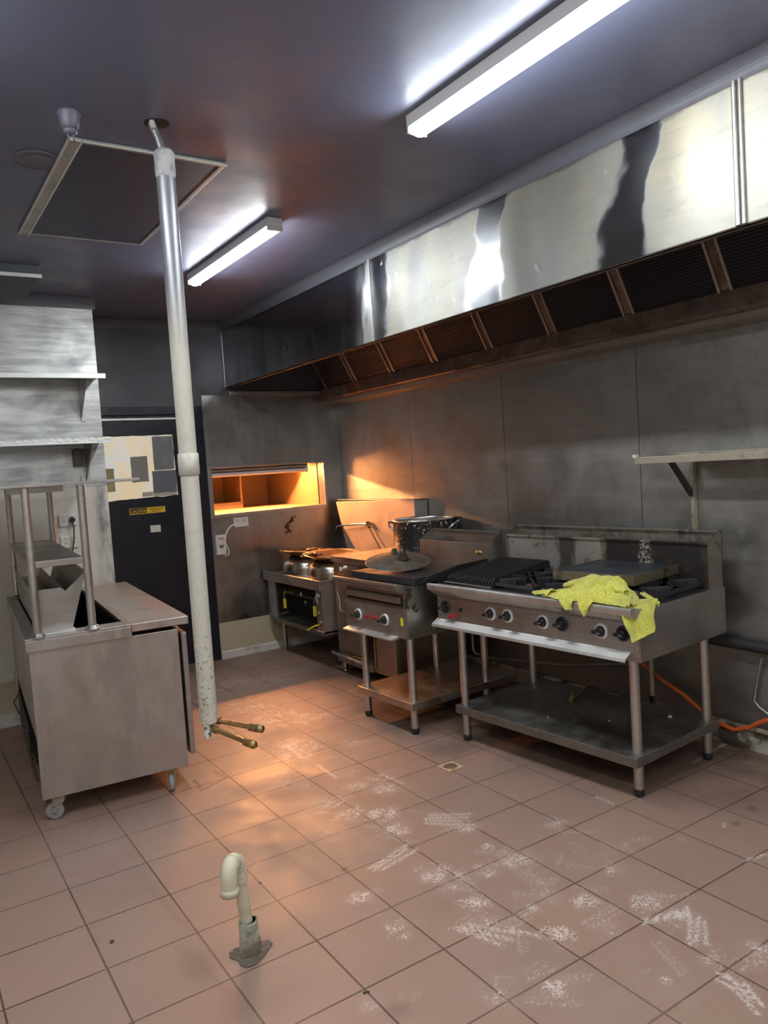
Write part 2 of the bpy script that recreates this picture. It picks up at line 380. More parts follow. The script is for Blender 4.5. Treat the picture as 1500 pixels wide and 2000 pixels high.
def make_floor():
    gx = np.concatenate([[XL-.05, -2, -1.3], np.arange(-1.2, 2.25, .013), [XR+.02]])
    gy = np.concatenate([[YF-.05, -3.4], np.arange(-2.6, 3.08, .013), [YB+.02]])
    XX, YY = np.meshgrid(gx, gy); nx, ny = len(gx), len(gy)
    v = np.stack([XX.ravel(), YY.ravel(), np.zeros(XX.size)], 1)
    idx = np.arange(nx*ny).reshape(ny, nx)
    f = np.stack([idx[:-1,:-1].ravel(), idx[:-1,1:].ravel(), idx[1:,1:].ravel(), idx[1:,:-1].ravel()], 1)
    me = bpy.data.meshes.new('floor')
    me.vertices.add(len(v)); me.vertices.foreach_set('co', v.ravel())
    me.loops.add(f.size); me.loops.foreach_set('vertex_index', f.ravel().astype('i'))
    me.polygons.add(len(f)); me.polygons.foreach_set('loop_start', np.arange(0, f.size, 4, dtype='i'))
    me.update(calc_edges=True)
    x, y = v[:,0], v[:,1]
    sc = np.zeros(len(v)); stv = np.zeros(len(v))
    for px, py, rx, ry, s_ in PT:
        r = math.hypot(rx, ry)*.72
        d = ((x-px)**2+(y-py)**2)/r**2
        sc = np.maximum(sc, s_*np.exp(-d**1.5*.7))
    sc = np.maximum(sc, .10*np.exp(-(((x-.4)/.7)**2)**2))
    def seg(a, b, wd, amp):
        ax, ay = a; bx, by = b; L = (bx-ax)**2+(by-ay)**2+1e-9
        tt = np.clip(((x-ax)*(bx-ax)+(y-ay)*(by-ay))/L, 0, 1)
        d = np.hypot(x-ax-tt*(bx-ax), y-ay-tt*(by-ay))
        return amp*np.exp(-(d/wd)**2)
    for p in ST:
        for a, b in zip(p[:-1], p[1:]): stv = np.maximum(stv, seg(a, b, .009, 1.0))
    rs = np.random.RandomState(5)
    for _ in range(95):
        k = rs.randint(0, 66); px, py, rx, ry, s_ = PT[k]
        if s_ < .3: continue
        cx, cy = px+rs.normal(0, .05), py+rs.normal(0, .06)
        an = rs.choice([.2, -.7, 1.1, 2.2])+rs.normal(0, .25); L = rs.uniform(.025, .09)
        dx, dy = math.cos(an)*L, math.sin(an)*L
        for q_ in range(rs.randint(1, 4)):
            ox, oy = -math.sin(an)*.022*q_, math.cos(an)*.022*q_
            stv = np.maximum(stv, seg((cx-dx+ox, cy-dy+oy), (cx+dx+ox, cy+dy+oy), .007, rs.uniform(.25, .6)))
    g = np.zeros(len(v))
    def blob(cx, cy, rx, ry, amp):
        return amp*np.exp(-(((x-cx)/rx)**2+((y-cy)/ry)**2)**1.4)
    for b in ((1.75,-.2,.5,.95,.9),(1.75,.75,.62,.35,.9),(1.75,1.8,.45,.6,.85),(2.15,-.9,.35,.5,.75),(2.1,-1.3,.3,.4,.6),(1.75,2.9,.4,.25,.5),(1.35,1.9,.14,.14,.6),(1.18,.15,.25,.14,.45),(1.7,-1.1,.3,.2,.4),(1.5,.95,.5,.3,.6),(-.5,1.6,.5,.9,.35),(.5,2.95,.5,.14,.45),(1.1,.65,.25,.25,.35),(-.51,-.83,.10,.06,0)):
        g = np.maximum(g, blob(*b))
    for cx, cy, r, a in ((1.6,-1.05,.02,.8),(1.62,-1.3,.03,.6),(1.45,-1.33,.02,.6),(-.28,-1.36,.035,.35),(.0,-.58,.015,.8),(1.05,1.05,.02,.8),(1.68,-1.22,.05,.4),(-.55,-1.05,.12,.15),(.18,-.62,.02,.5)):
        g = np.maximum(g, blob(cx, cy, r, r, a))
    # cracked tile outline beside the cart
    for a, b in (((-.17,.55),(-.02,.61)),((-.02,.61),(-.03,.76)),((-.17,.55),(-.16,.70))): g = np.maximum(g, seg(a, b, .007, .8))
    for nm, arr in (('scuff', sc), ('streak', stv), ('grime', g)):
        a = me.attributes.new(nm, 'FLOAT', 'POINT'); a.data.foreach_set('value', arr.astype('f'))
    me.materials.append(M_FLOOR)
    o = bpy.data.objects.new('floor', me); COL.objects.link(o); struct(o)
    return o
floor = make_floor()

struct(MB().box((XL-.05, YF-.05, H), (XR+.05, YB+.05, H+.06)).build('ceiling', M_CEIL))
# right wall with steel sheets as parts
wr = struct(MB().box((XR+.004, YF, 0), (XR+.1, YB+.1, H)).build('wall_right', M_DARKWALL))
ys = [YB-.002, 1.93, .818, -.306, -1.43, -2.55, -3.67, YF+.01]
M_WS2 = steel('wall_cladding_steel_soiled', col=(.40,.385,.365), rough=.44, grime=.62, gcol=(.12,.105,.08), brush=(3,3,30), wave=.010, gscale=2.6, glo=.46, ghi=.72)
for a, b in zip(ys[:-1], ys[1:]):
    MB().box((XR-.002, b+.0022, .10), (XR+.004, a-.0022, 2.32)).build('steel_sheet', M_WS2 if a < -.3 else M_WALLST, wr)
# back wall built around door and servery hatch
DX0, DX1, DZ = -.03, .926, 2.165
HX0, HX1, HZ0, HZ1 = .965, 2.045, 1.245, 1.635
bw = MB()
bw.box((DX1, YB, 0), (XR+.1, YB+.12, HZ0)).box((DX1, YB, HZ0), (HX0, YB+.12, HZ1)).box((HX1, YB, HZ0), (XR+.1, YB+.12, HZ1))
bw.box((DX1, YB, HZ1), (XR+.1, YB+.12, H)).box((-.3, YB, DZ), (DX1, YB+.12, H)).box((-.3, YB, 0), (DX0, YB+.12, DZ))
wb = struct(bw.build('wall_back', M_DARKWALL))
cl = MB()
z0, z1, y0, y1 = .315, 2.255, YB-.006, YB-.001
cl.box((DX1+.004, y0, z0), (XR-.004, y1, HZ0)).box((DX1+.004, y0, HZ0), (HX0, y1, HZ1)).box((HX1, y0, HZ0), (XR-.004, y1, HZ1)).box((DX1+.004, y0, HZ1), (XR-.004, y1, z1))
cl.box((1.935, y0-.001, z0), (1.937, y0, HZ0)).box((1.935, y0-.001, HZ1), (1.937, y0, z1))
M_WSB = steel('back_wall_cladding_steel', col=(.44,.42,.40), rough=.30, grime=.3, gcol=(.15,.12,.10), brush=(20,3,3), wave=.03)
cl.build('steel_sheet', M_WSB, wb)
MB().box((DX1+.004, YB-.004, .055), (XR-.004, YB-.0005, .313)).build('lower_wall_panel', M_BEIGE, wb)
# soot mark below the hatch
so = MB()
for i in range(26):
    a = i/25; cx = 1.70-.085*a+.02*math.sin(9*a)+random.uniform(-.018,.018); cz = 1.165-.135*a+random.uniform(-.012,.012); r = random.uniform(.006,.020)
    so.add([(cx+r*math.cos(k*.9)*random.uniform(.6,1.2), YB-.0068-.0001*i, cz+r*math.sin(k*.9)*random.uniform(.6,1.2)) for k in range(7)], [list(range(7))])
lab(so.build('soot_stain', simple('soot', (.035,.025,.02), .6), wb), 'dark soot stain below the hatch')
struct(MB().prism([(YB-.018,.0),(YB-.001,.0),(YB-.001,.068),(YB-.008,.068),(YB-.018,.055)], 0, DX1+.004, XR-.01).build('baseboard_back', M_SKIRT))
# nib wall on the left
wl = struct(MB().box((XL, YN, 0), (XN, YB+.12, H)).build('wall_left', M_WHITEW))
t = NT('nib_cladding_steel')
br = t.noise((2.5, 3, 22), 6, .65, .4)
c = t.mix(t.ramp(br, .35, .65), rgba((.34,.34,.34)), rgba((.56,.56,.53)))
c = t.mix(t.ramp(t.noise(2.2, 6, .6, 1.0, off=4), .45, .65, 0, .6), c, rgba((.66,.66,.63)))
c = t.mix(t.ramp(t.noise(5, 7, .7, off=8), .55, .75, 0, .6), c, rgba((.24,.24,.24)))
t.put(t.b.inputs['Base Color'], c); t.b.inputs['Metallic'].default_value = .9
t.put(t.b.inputs['Roughness'], t.ramp(t.noise(4, 4, off=3), .3, .7, .38, .55)); t.bump(t.noise(1.5, 2, .4, off=2), .02)
M_NIB = t.m
MB().box((XL+.01, YN-.004, 1.56), (XN, YN-.0005, 2.79)).build('steel_sheet', M_NIB, wl)
t = NT('smoke_stained_wall_paint')
c = t.mix(t.ramp(t.noise(4, 6, .65), .45, .75, 0, .6), rgba((.72,.69,.62)), rgba((.52,.46,.36)))
edge = t.math('MULTIPLY', t.box((-.13, None, None), (None, None, None), .05), t.ramp(t.noise((6,6,2.5), 6, .65, off=4), .38, .62, 0, .85))
c = t.mix(edge, c, rgba((.10,.085,.07)))
t.put(t.b.inputs['Base Color'], c); t.b.inputs['Roughness'].default_value = .45
M_NIBW = t.m
MB().box((XL+.01, YN-.003, .315), (XN, YN-.0005, 1.558)).build('wall_sheet', M_NIBW, wl)
MB().box((XL+.01, YN-.003, .09), (XN, YN-.0005, .30)).build('lower_wall_panel', M_BEIGE, wl)
MB().box((XL+.01, YN-.012, .30), (XN, YN-.0005, .318)).build('dado_strip', M_SKIRT, wl)
struct(MB().box((XL+.01, YN-.018, 0), (XN, YN-.001, .085)).build('baseboard_left', M_SKIRT, None, .003))
# skirting along right wall, broken
sk = struct(MB().prism([(XR-.03,0),(XR-.003,0),(XR-.003,.098),(XR-.022,.098),(XR-.03,.085)], 1, YF+.01, YB-.02).build('baseboard_right', M_SKIRTD))
# far walls behind the camera and to the left
struct(MB().box((XL-.1, YF, 0), (XL, YB, H)).build('wall_side', M_ROOM))
struct(MB().box((XL, YF-.1, 0), (XR, YF, H)).build('wall_front', M_ROOM))
# cornices
def cove(xa, za, n=8, r=.07):
    return [(xa-r+r*math.sin(i/n*PI/2)*1.0, za) for i in range(1)]
def cove_poly(a, b, n=8):
    """a=(u0,z0) on wall, b=(u1,z1) on ceiling, concave curve"""
    pts = []
    for i in range(n+1):
        s_ = i/n*PI/2
        pts.append((b[0]+(a[0]-b[0])*math.sin(s_), b[1]+(a[1]-b[1])*(1-math.cos(s_))))
    return pts
HX = 1.147   # hood front plane
p = cove_poly((HX-.003, 2.792), (HX-.05, H-.001)) + [(HX-.003, H-.001)]
struct(MB().prism(p, 1, YF+.01, YB-.001).build('trim_1', M_CORNICE))
q = cove_poly((YB-.001, 2.79), (YB-.06, H-.001)) + [(YB-.001, H-.001)]
struct(MB().prism(q, 0, XN+.001, HX-.052).build('trim_2', simple('dark_cornice_paint', (.09,.09,.105), .4)))
q = cove_poly((YN-.005, 2.785), (YN-.065, H-.001)) + [(YN-.005, H-.001)]
struct(MB().prism(q, 0, XL+.01, XN+.02).build('trim_3', M_CORNICE))

# ------------------------------------------------------------------ door
M_DOOR = simple('blue_black_door_paint', (.010,.012,.020), .32, rvar=.06)
dr = struct(MB().box((DX0, YB-.006, 0), (DX0+.07, YB+.07, DZ)).box((.84, YB-.006, 0), (DX1, YB+.07, DZ)).box((DX0+.07, YB-.006, 2.10), (.84, YB+.07, DZ)).build('door_1', M_DOOR, None, .003))
DF = YB+.012
leaf = MB().box((.045, DF, .012), (.835, DF+.04, 2.095)).build('door_leaf', M_DOOR, dr, .002)
MB().box((.05, DF-.006, 2.062), (.80, DF, 2.076)).build('metal_strip', M_BRIGHT, dr)
# vision panel: taped-over sheet
t = NT('taped_vision_panel_sheet')
n1 = t.noise(4.5, 4, .6, .5, off=2)
c = t.mix(t.ramp(n1, .35, .65), rgba((.80,.76,.66)), rgba((.88,.72,.46)))
c = t.mix(t.ramp(t.noise(6, 3, off=8), .5, .7, 0, .6), c, rgba((.70,.78,.84)))
c = t.mix(t.ramp(t.noise(90, 2, .8, off=3), .55, .7, 0, .35), c, rgba((.85,.82,.75)))
t.put(t.b.inputs['Base Color'], c); t.b.inputs['Metallic'].default_value = .1; t.b.inputs['Roughness'].default_value = .3
t.put(t.b.inputs['Emission Color'], c); t.b.inputs['Emission Strength'].default_value = .13  # weak emission added so the sheet looks lit from behind
WX0, WX1, WZ0, WZ1 = .075, .668, 1.425, 1.936
pts = []
def jag(a, b, n, amp):
    o = []
    for i in range(n):
        s_ = i/n; o.append((a[0]+(b[0]-a[0])*s_+random.uniform(-amp,amp), a[1]+(b[1]-a[1])*s_+random.uniform(-amp,amp)))
    return o
poly = jag((WX0,WZ0),(WX1,WZ0+.012),14,.004)+jag((WX1,WZ0+.012),(WX1-.01,WZ1),10,.002)+jag((WX1-.01,WZ1),(WX0+.02,WZ1),14,.003)+jag((WX0+.02,WZ1),(WX0,WZ0),6,.002)
vp = MB().prism(poly, 1, DF-.003, DF+.002).build('vision_panel', t.m, dr)
lab(vp, 'shiny pale sheet taped over the door window')
M_T1 = simple('grey_tape', (.26,.245,.215), .5); M_T2 = simple('blue_grey_film', (.20,.205,.235), .25, .3, layers=[(9,.5,.7,(.34,.30,.28),.7)])
M_T3 = simple('brown_parcel_tape', (.36,.30,.15), .35, layers=[(12,.5,.62,(.50,.42,.20),.8)]); M_T4 = simple('cream_tape', (.46,.42,.34), .5)
M_T5 = simple('smoky_film', (.24,.25,.25), .3, .3, layers=[(6,.45,.65,(.40,.42,.42),.7)])
for nm, x0, x1, a, b, m, d in (('paper_patch', .302, .438, 1.562, 1.768, M_T1, .0045), ('film_patch', .468, .664, 1.462, 1.645, M_T2, .0045), ('film_patch', .488, .658, 1.65, 1.925, M_T5, .004),
                               ('tape_patch', .082, .166, 1.498, 1.682, M_T3, .005), ('tape_patch', .375, .465, 1.44, 1.478, M_T4, .005), ('tape_patch', .468, .66, 1.436, 1.462, M_T4, .0055)):
    MB().prism(jag((x0,a),(x1,a+.003),4,.0015)+jag((x1,a+.003),(x1,b+.002),4,.0015)+jag((x1,b+.002),(x0,b),4,.0015)+jag((x0,b),(x0,a),4,.0015), 1, DF-d, DF-.0031).build(nm, m, dr)
# caution sticker
M_YEL = simple('sticker_yellow', (.78,.50,.03), .4); M_BLK = simple('sticker_black', (.012,.010,.012), .4)
sx0, sx1, sz0, sz1 = .262, .552, 1.305, 1.354
st = MB().box((sx0, DF-.002, sz0), (sx1, DF, sz1)).build('caution_sticker', M_YEL, dr)
MB().box((sx0+.004, DF-.0026, sz0+.007), (sx0+.14, DF-.002, sz1-.003)).build('black_field', M_BLK, st)
def text(body, x, z, size, m, parent, y, xs=1.0, font_bold=False):
    cu = bpy.data.curves.new('t', 'FONT'); cu.body = body; cu.size = size; cu.extrude = .0004
    cu.offset = size*.018 if font_bold else 0
    ob = bpy.data.objects.new('t', cu); COL.objects.link(ob)
    dg = bpy.context.evaluated_depsgraph_get(); dg.update()
    me = bpy.data.meshes.new_from_object(ob.evaluated_get(dg))
    bpy.data.objects.remove(ob)
    me.materials.clear(); me.materials.append(m)
    vs = np.empty(len(me.vertices)*3, 'f'); me.vertices.foreach_get('co', vs); vs = vs.reshape(-1, 3)
    out = np.stack([x+vs[:,0]*xs, y-vs[:,2], z+vs[:,1]], 1)
    me.vertices.foreach_set('co', out.ravel().astype('f')); me.update()
    o = bpy.data.objects.new('lettering', me); COL.objects.link(o); o.parent = parent
    return o
text('CAUTION', sx0+.010, sz0+.0145, .030, M_YEL, st, DF-.0030, 1.0, True)
text('OPEN DOOR', sx0+.160, sz0+.0275, .0175, M_BLK, st, DF-.0024, 1.05, True)
text('SLOWLY', sx0+.178, sz0+.009, .0175, M_BLK, st, DF-.0024, 1.05, True)
lab(MB().box((.418, DF-.002, 1.147), (.502, DF, 1.204)).build('paper_label', M_WHITEP, dr), 'small torn white paper label')
MB().box((.0, YB-.02, 1.30), (.035, YB-.004, 1.42)).build('strike_plate', M_STEELW, dr)

# ------------------------------------------------------------------ servery hatch
win = struct(MB().box((HX0-.03, YB-.014, HZ0-.032), (HX1+.02, YB-.004, HZ0)).box((HX0-.03, YB-.014, HZ1), (HX1+.02, YB-.004, HZ1+.022)).box((HX0-.03, YB-.014, HZ0), (HX0, YB-.004, HZ1)).box((HX1, YB-.014, HZ0), (HX1+.02, YB-.004, HZ1)).build('window_1', M_STEEL, None, .002))
M_PAS = simple('timber_laminate', (.30,.20,.11), .5, layers=[(3,.5,.8,(.24,.15,.08),.6)])
ni = MB()
YE = YB+1.25
ni.box((HX0-.02, YB+.12, HZ0-.03), (HX1, YE, HZ0)).box((HX1, YB+.10, HZ0-.03), (HX1+.03, YE, 1.80)).box((.35, YE, .9), (HX1+.03, YE+.03, 1.80))
ni.box((.32, YB+.12, .9), (.35, YE, 1.80)).box((.32, YB+.12, 1.80), (HX1+.03, YE+.03, 1.83)).box((.35, YB+.12, HZ0-.33), (HX0-.02, YE, HZ0-.30))
ni.box((HX0-.02, YB+.002, HZ0-.001), (HX1, YB+.12, HZ0+.003))
struct(lab(ni.build('servery_passage', M_PAS), 'timber lined servery recess behind the hatch'))
MB().box((1.55, YE-.45, HZ0), (1.57, YE-.001, 1.799)).box((1.12, YE-.45, HZ0), (1.55, YE-.43, HZ0+.06)).build('partition_board', M_PAS, win)
# strip fitting under the lintel
hs = thing('strip_light_fitting', 'grey fluorescent strip fitting under the top edge of the serving hatch', 'light fitting', (1.46, YB+.06, 1.56))
MB().box((-.48, .020, -.004), (.47, .034, .0745)).box((-.48, -.018, .045), (.44, .020, .062)).build('backing_rail', simple('grey_fitting', (.34,.31,.29), .55), hs, .002)  # rail extended up to the lintel to block heat lamp light
MB().cyl((-.475, 0, .018), (.435, 0, .018), .016).build('tube', simple('unlit_tube_glass', (.70,.62,.60), .3), hs)
MB().box((-.495, -.012, .0), (-.475, .014, .062)).build('tube_holder', M_WHITEP, hs)
MB().box((.435, -.012, .0), (.455, .014, .062)).build('tube_holder', M_WHITEP, hs)
# heat lamp deeper in the recess
hl = thing('heat_lamp', 'glowing orange food heat lamp bar inside the serving hatch', 'heat lamp', (1.45, YB+.34, 1.60))
MB().prism([(-.035,.008),(-.030,.05),(.055,.05),(.070,-.045),(.066,-.045),(.051,.045),(-.026,.045),(-.031,.008)], 0, -.5, .5).build('reflector', M_STEELW, hl)
MB().cyl((-.47, 0, .012), (.47, 0, .012), .009, seg=10).build('heating_element', emis('heat_element_glow', HEATC, HEAT*8), hl)
MB().cyl((-.4, 0, .05), (-.4, 0, .20), .006).build('hanging_rod', M_CHROME, hl)
MB().cyl((.4, 0, .05), (.4, 0, .20), .006).build('hanging_rod', M_CHROME, hl)
# sockets next to the hatch
so1 = thing('power_socket', 'white double power socket on the wall right under the serving hatch', 'power socket', (1.19, YB-.007, 1.16))
MB().box((-.065, -.03, -.04), (.065, 0, .042)).build('socket_box', M_WHITEP, so1, .005)
for dx in (-.035, .03):
    MB().box((dx-.012, -.032, .005), (dx+.012, -.030, .030)).build('rocker_switch', simple('socket_grey', (.5,.48,.44), .4), so1)
so2 = thing('isolator_switch', 'tall white switch box beside the door frame', 'switch', (.992, YB-.007, .985))
MB().box((-.045, -.035, -.085), (.043, 0, .085)).build('switch_box', M_WHITEP, so2, .005)
MB().box((-.028, -.037, .045), (.026, -.035, .062)).build('label_strip', simple('label_grey', (.35,.35,.33), .5), so2)
MB().prism([(-.024,.0),(.022,.0),(.006,-.028),(-.008,-.028)], 1, -.043, -.035).build('rotary_handle', simple('handle_grey', (.16,.15,.13), .5), so2)
cb = MB().tube([(1.13,YB-.025,1.15),(1.095,YB-.025,1.135),(1.06,YB-.025,1.10),(1.04,YB-.025,1.06),(1.037,YB-.028,1.03)], .008, 10)
tag(cb.build('cable', M_WHITEP), 'white cable arching from the hatch socket down to the switch box', 'cable')
cb = MB().tube([(1.035,YB-.02,1.0),(1.045,YB-.02,.97),(1.062,YB-.02,.93),(1.06,YB-.02,.90),(1.04,YB-.02,.885),(1.01,YB-.02,.893)], .007, 10)
tag(cb.build('cable', M_WHITEP), 'white cable curling round the bottom right of the switch box', 'cable')

# ------------------------------------------------------------------ exhaust hood
hd = thing('exhaust_hood', 'long stainless steel exhaust hood running along the right wall under the ceiling', 'exhaust hood', (0,0,0))
YH0 = -3.2
fp = [YB-.003, .72, -1.62, YH0]
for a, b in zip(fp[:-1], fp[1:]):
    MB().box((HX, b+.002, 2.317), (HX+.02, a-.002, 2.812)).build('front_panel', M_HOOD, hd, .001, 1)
MB().box((HX-.004, .712, 2.317), (HX, .728, 2.80)).build('seam_cover', M_STEEL, hd)
MB().cyl((HX-.006, -1.62, 2.32), (HX-.006, -1.62, 2.80), .009).cyl((HX-.006, -1.642, 2.32), (HX-.006, -1.642, 2.80), .007).build('seam_cover', M_STEEL, hd)
MB().box((HX-.003, YB-.012, 2.32), (HX+.01, YB-.002, 2.80)).build('end_trim', M_STEEL, hd)
MB().prism([(HX,2.317),(HX+.05,2.317),(HX+.05,2.340),(HX+.046,2.340),(HX+.046,2.321),(HX,2.321)], 1, YH0, YB-.003).build('bottom_lip', M_HOODIN, hd)
# inner ceiling, back plate, gutter
MB().box((HX+.02, YH0, 2.70), (XR-.006, YB-.003, 2.715)).build('inner_top', M_HOODIN, hd)
MB().prism([(2.045,2.30),(2.045,2.205),(2.052,2.198),(2.235,2.198),(2.235,2.205),(2.06,2.21),(2.06,2.30)], 1, YH0, YB-.003).build('grease_gutter', M_HOODIN, hd, .002)
MB().prism([(2.12,2.198),(2.12,2.165),(2.235,2.150),(2.235,2.198)], 1, YH0, YB-.003).build('back_trim', M_STEELW, hd, .002)
MB().box((HX+.02, YB-.045, 2.255), (2.235, YB-.003, 2.285)).build('end_rail', M_STEELW, hd, .002)
posts = [2.95, 2.42, 1.855, 1.297, .703, .135, -.425, -.99, -1.56, -2.13, -2.7]
sl = Vector((1.84-2.06, 0, 2.70-2.285))
for a, b in zip(posts[:-1], posts[1:]):
    f_ = MB()
    P0 = Vector((2.07, a-.035, 2.285)); P1 = Vector((2.07, b+.035, 2.285))
    f_.sheet([P0, P1, P1+sl, P0+sl], .01)
    fo = f_.build('filter', M_FILTER, hd)
    for yy in (a-.032, b+.032):
        e_ = MB()
        q0 = Vector((2.055, yy, 2.285))
        e_.sheet([q0+Vector((0,-.007,0)), q0+Vector((0,.007,0)), q0+Vector((0,.007,0))+sl*.62, q0+Vector((0,-.007,0))+sl*.62], .004)
        e_.build('filter_edge', M_STEELW, fo)
for a in posts:
    q0 = Vector((2.066, a, 2.285))
    MB().sheet([q0+Vector((0,-.028,0)), q0+Vector((0,.028,0)), q0+Vector((0,.028,0))+sl, q0+Vector((0,-.028,0))+sl], .003).build('filter_divider', M_HOODIN, hd)

# ------------------------------------------------------------------ lights
def batten(name, y0, y1, x0, label):
    wd = .085
    L = thing(name, label, 'ceiling light', (x0+wd/2, (y0+y1)/2, H), 0)
    h = (y1-y0)/2
    MB().box((-wd/2, -h, -.045), (wd/2, h, -.001)).box((-wd/2, -h, -.068), (wd/2, -h+.012, -.045)).box((-wd/2, h-.012, -.068), (wd/2, h, -.045)).build('batten_body', simple('batten_white', (.62,.62,.60), .35), L, .002)
    pr = []
    for i in range(9):
        a = PI+PI*i/8; pr.append((math.cos(a)*(wd/2-.004), -.0455+math.sin(a)*.030))
    MB().prism(pr, 1, -h+.012, h-.012).build('diffuser', emis('led_diffuser', LEDC, LED), L)
    return L
batten('batten_light', -2.20, -.82, .345, 'nearer bright ceiling batten light running out of the top of the frame')
batten('batten_light', .40, 1.60, .345, 'farther bright ceiling batten light above the hanging white pole')
batten('batten_light', -1.75, -.55, -1.42, 'ceiling batten light out of frame to the left')
batten('batten_light', -4.3, -3.1, .345, 'ceiling batten light behind the viewpoint on the right')
batten('batten_light', -4.4, -3.2, -1.95, 'ceiling batten light behind the viewpoint on the left')

# ------------------------------------------------------------------ ceiling fittings
va = thing('ceiling_vent', 'large square dark mesh return air grille with pale frame in the ceiling', 'vent', (0,0,0))
vx0, vx1, vy0, vy1 = -.705, -.085, -.15, 1.075
V0 = H
MB().box((vx0, vy0, V0-.012), (vx0+.055, vy1, V0-.001)).box((vx1-.02, vy0, V0-.008), (vx1, vy1, V0-.001)).box((vx0+.055, vy0, V0-.010), (vx1-.02, vy0+.03, V0-.001)).box((vx0+.055, vy1-.012, V0-.008), (vx1-.02, vy1, V0-.001)).build('frame', M_VENTF, va, .002)
MB().box((vx0, vy0, V0-.016), (vx0+.006, vy1, V0-.011)).box((vx0+.046, vy0, V0-.016), (vx0+.052, vy1, V0-.011)).box((vx0, vy0, V0-.015), (vx1, vy0+.005, V0-.010)).build('frame_edge', simple('frame_edge_white', (.66,.66,.58), .35), va)
MB().box((vx0+.054, vy0+.028, V0-.006), (vx1-.019, vy1-.011, V0-.002)).build('mesh_filter', M_VENT, va)
M_CPL = simple('ceiling_fitting_plastic', (.135,.13,.17), .45)
sd = thing('smoke_detector', 'small painted smoke detector hanging from the ceiling', 'smoke detector', (-.74, -.34, H)); sd.scale = (.78,.78,.85)
MB().lathe([(0,0),(.047,0),(.05,-.008),(.044,-.020),(.042,-.045),(.036,-.062),(.030,-.068),(0,-.068)]).build('base', M_CPL, sd)
MB().lathe([(0,-.066),(.028,-.068),(.030,-.080),(.020,-.088),(0,-.09)]).cyl((.012,0,-.085),(.014,0,-.112),.004).cyl((-.012,0,-.085),(-.008,0,-.105),.003).build('sensor_cage', M_CPL, sd)
cp = MB().lathe([(0,-.004),(.055,-.004),(.06,-.006),(.066,-.003),(.085,-.004),(.09,-.007),(.093,-.004),(.094,-.0005),(0,-.0005)], (-.765,.12,H))
tag(cp.build('ceiling_speaker', M_CPL), 'round flush painted cover in the ceiling left of the vent', 'ceiling cover')
cs = thing('ceiling_cassette', 'dark ceiling box with bright front lip at the left edge above the shelves', 'ceiling unit', (0,0,0))
MB().box((-1.5, 1.68, 2.79), (-.505, 2.30, H-.001)).build('casing', simple('casing_dark', (.06,.068,.085), .5), cs, .003)
MB().box((-1.5, 1.672, 2.786), (-.50, 1.68, 2.806)).build('front_lip', M_BRIGHT, cs)

# ------------------------------------------------------------------ hanging service pipe
PX, PY = -.436, -.40
t = NT('pole_paint')
X = t.xyz()
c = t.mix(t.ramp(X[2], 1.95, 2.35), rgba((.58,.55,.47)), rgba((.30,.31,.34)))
c = t.mix(t.ramp(t.noise(16, 6, .65, off=2), .52, .72, 0, .5), c, rgba((.42,.38,.31)))
low = t.ramp(X[2], .7, 1.3, 1, .15)
c = t.mix(t.math('MULTIPLY', t.ramp(t.noise(75, 4, .7, off=6), .58, .64), low), c, rgba((.16,.09,.04)))
c = t.mix(t.math('MULTIPLY', t.ramp(t.noise(30, 5, .7, off=16), .58, .66), t.ramp(X[2], .65, .9, .9, 0)), c, rgba((.40,.30,.14)))
t.put(t.b.inputs['Base Color'], c); t.b.inputs['Roughness'].default_value = .38
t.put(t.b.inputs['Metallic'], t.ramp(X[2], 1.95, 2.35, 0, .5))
M_POLE = t.m
pl = thing('service_pipe', 'tall white pipe hanging from the ceiling with copper tails at its open bottom end', 'pipe', (PX, PY, 0))
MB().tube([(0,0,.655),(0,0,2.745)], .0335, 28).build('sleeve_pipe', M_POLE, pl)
MB().lathe([(.034,1.585),(.0385,1.587),(.0385,1.665),(.034,1.667)], (0,0,0), 28).build('joint_collar', M_POLE, pl)
cr = MB(); 
cr.lathe([(.034,2.66),(.037,2.68),(.036,2.72),(.038,2.745),(.030,2.758),(.012,2.762)], (0,0,0), 20)
lab(cr.build('plaster_collar', simple('rough_plaster', (.50,.50,.50), .8, bump=(40,.01), layers=[(20,.45,.6,(.3,.3,.31),.8)]), pl), 'crumbling plaster around the pipe top')
MB().tube([(0,0,2.74),(-.012,.01,2.80),(-.03,.02,H-.002)], .014, 12).build('inner_pipe', M_GALV, pl)
MB().tube([(-.03,.0,H-.03),(-.034,.004,H-.002)], .010, 8).build('cable_stub', simple('torn_insulation', (.45,.43,.40), .8, bump=(60,.004)), pl)
ho = MB().lathe([(0,-.0015),(.042,-.0015),(.046,-.0005),(0,-.0005)], (PX-.01, PY+.02, H))
tag(ho.build('ceiling_hole', M_DARKM), 'dark round hole in the ceiling where the white pipe enters', 'hole')
MB().cyl((-.014,-.012,.60),(-.014,-.012,.70),.0135).build('thin_pipe', simple('speckled_pvc', (.66,.64,.56), .45, layers=[(70,.55,.6,(.08,.05,.03),.9)]), pl)
e1 = Vector((.105,-.20,.655)); e2 = Vector((.033,-.305,.655))
for (a, b) in (((.022,.005,.655), e1), ((.006,-.02,.632), Vector((.04,-.29,.64)))):
    a = Vector(a); b = Vector(b); d = (b-a).normalized()
    cpz = MB().cyl(a, b, .0095).build('copper_tail', M_COPPER, pl)
    MB().cyl(a-d*.005, a+d*.03, .0145, seg=12).build('elbow_fitting', M_BRASS, cpz)
    ft = MB().cyl(b-d*.03, b+d*.004, .0165, seg=6).cyl(b+d*.004, b+d*.012, .0145, seg=16)
    ft.tube([b+d*.012, b+d*.028, b+d*.0285, b+d*.012], [.0135,.0135,.0095,.0095], 16, False)
    ft.build('threaded_fitting', M_BRASS, cpz)

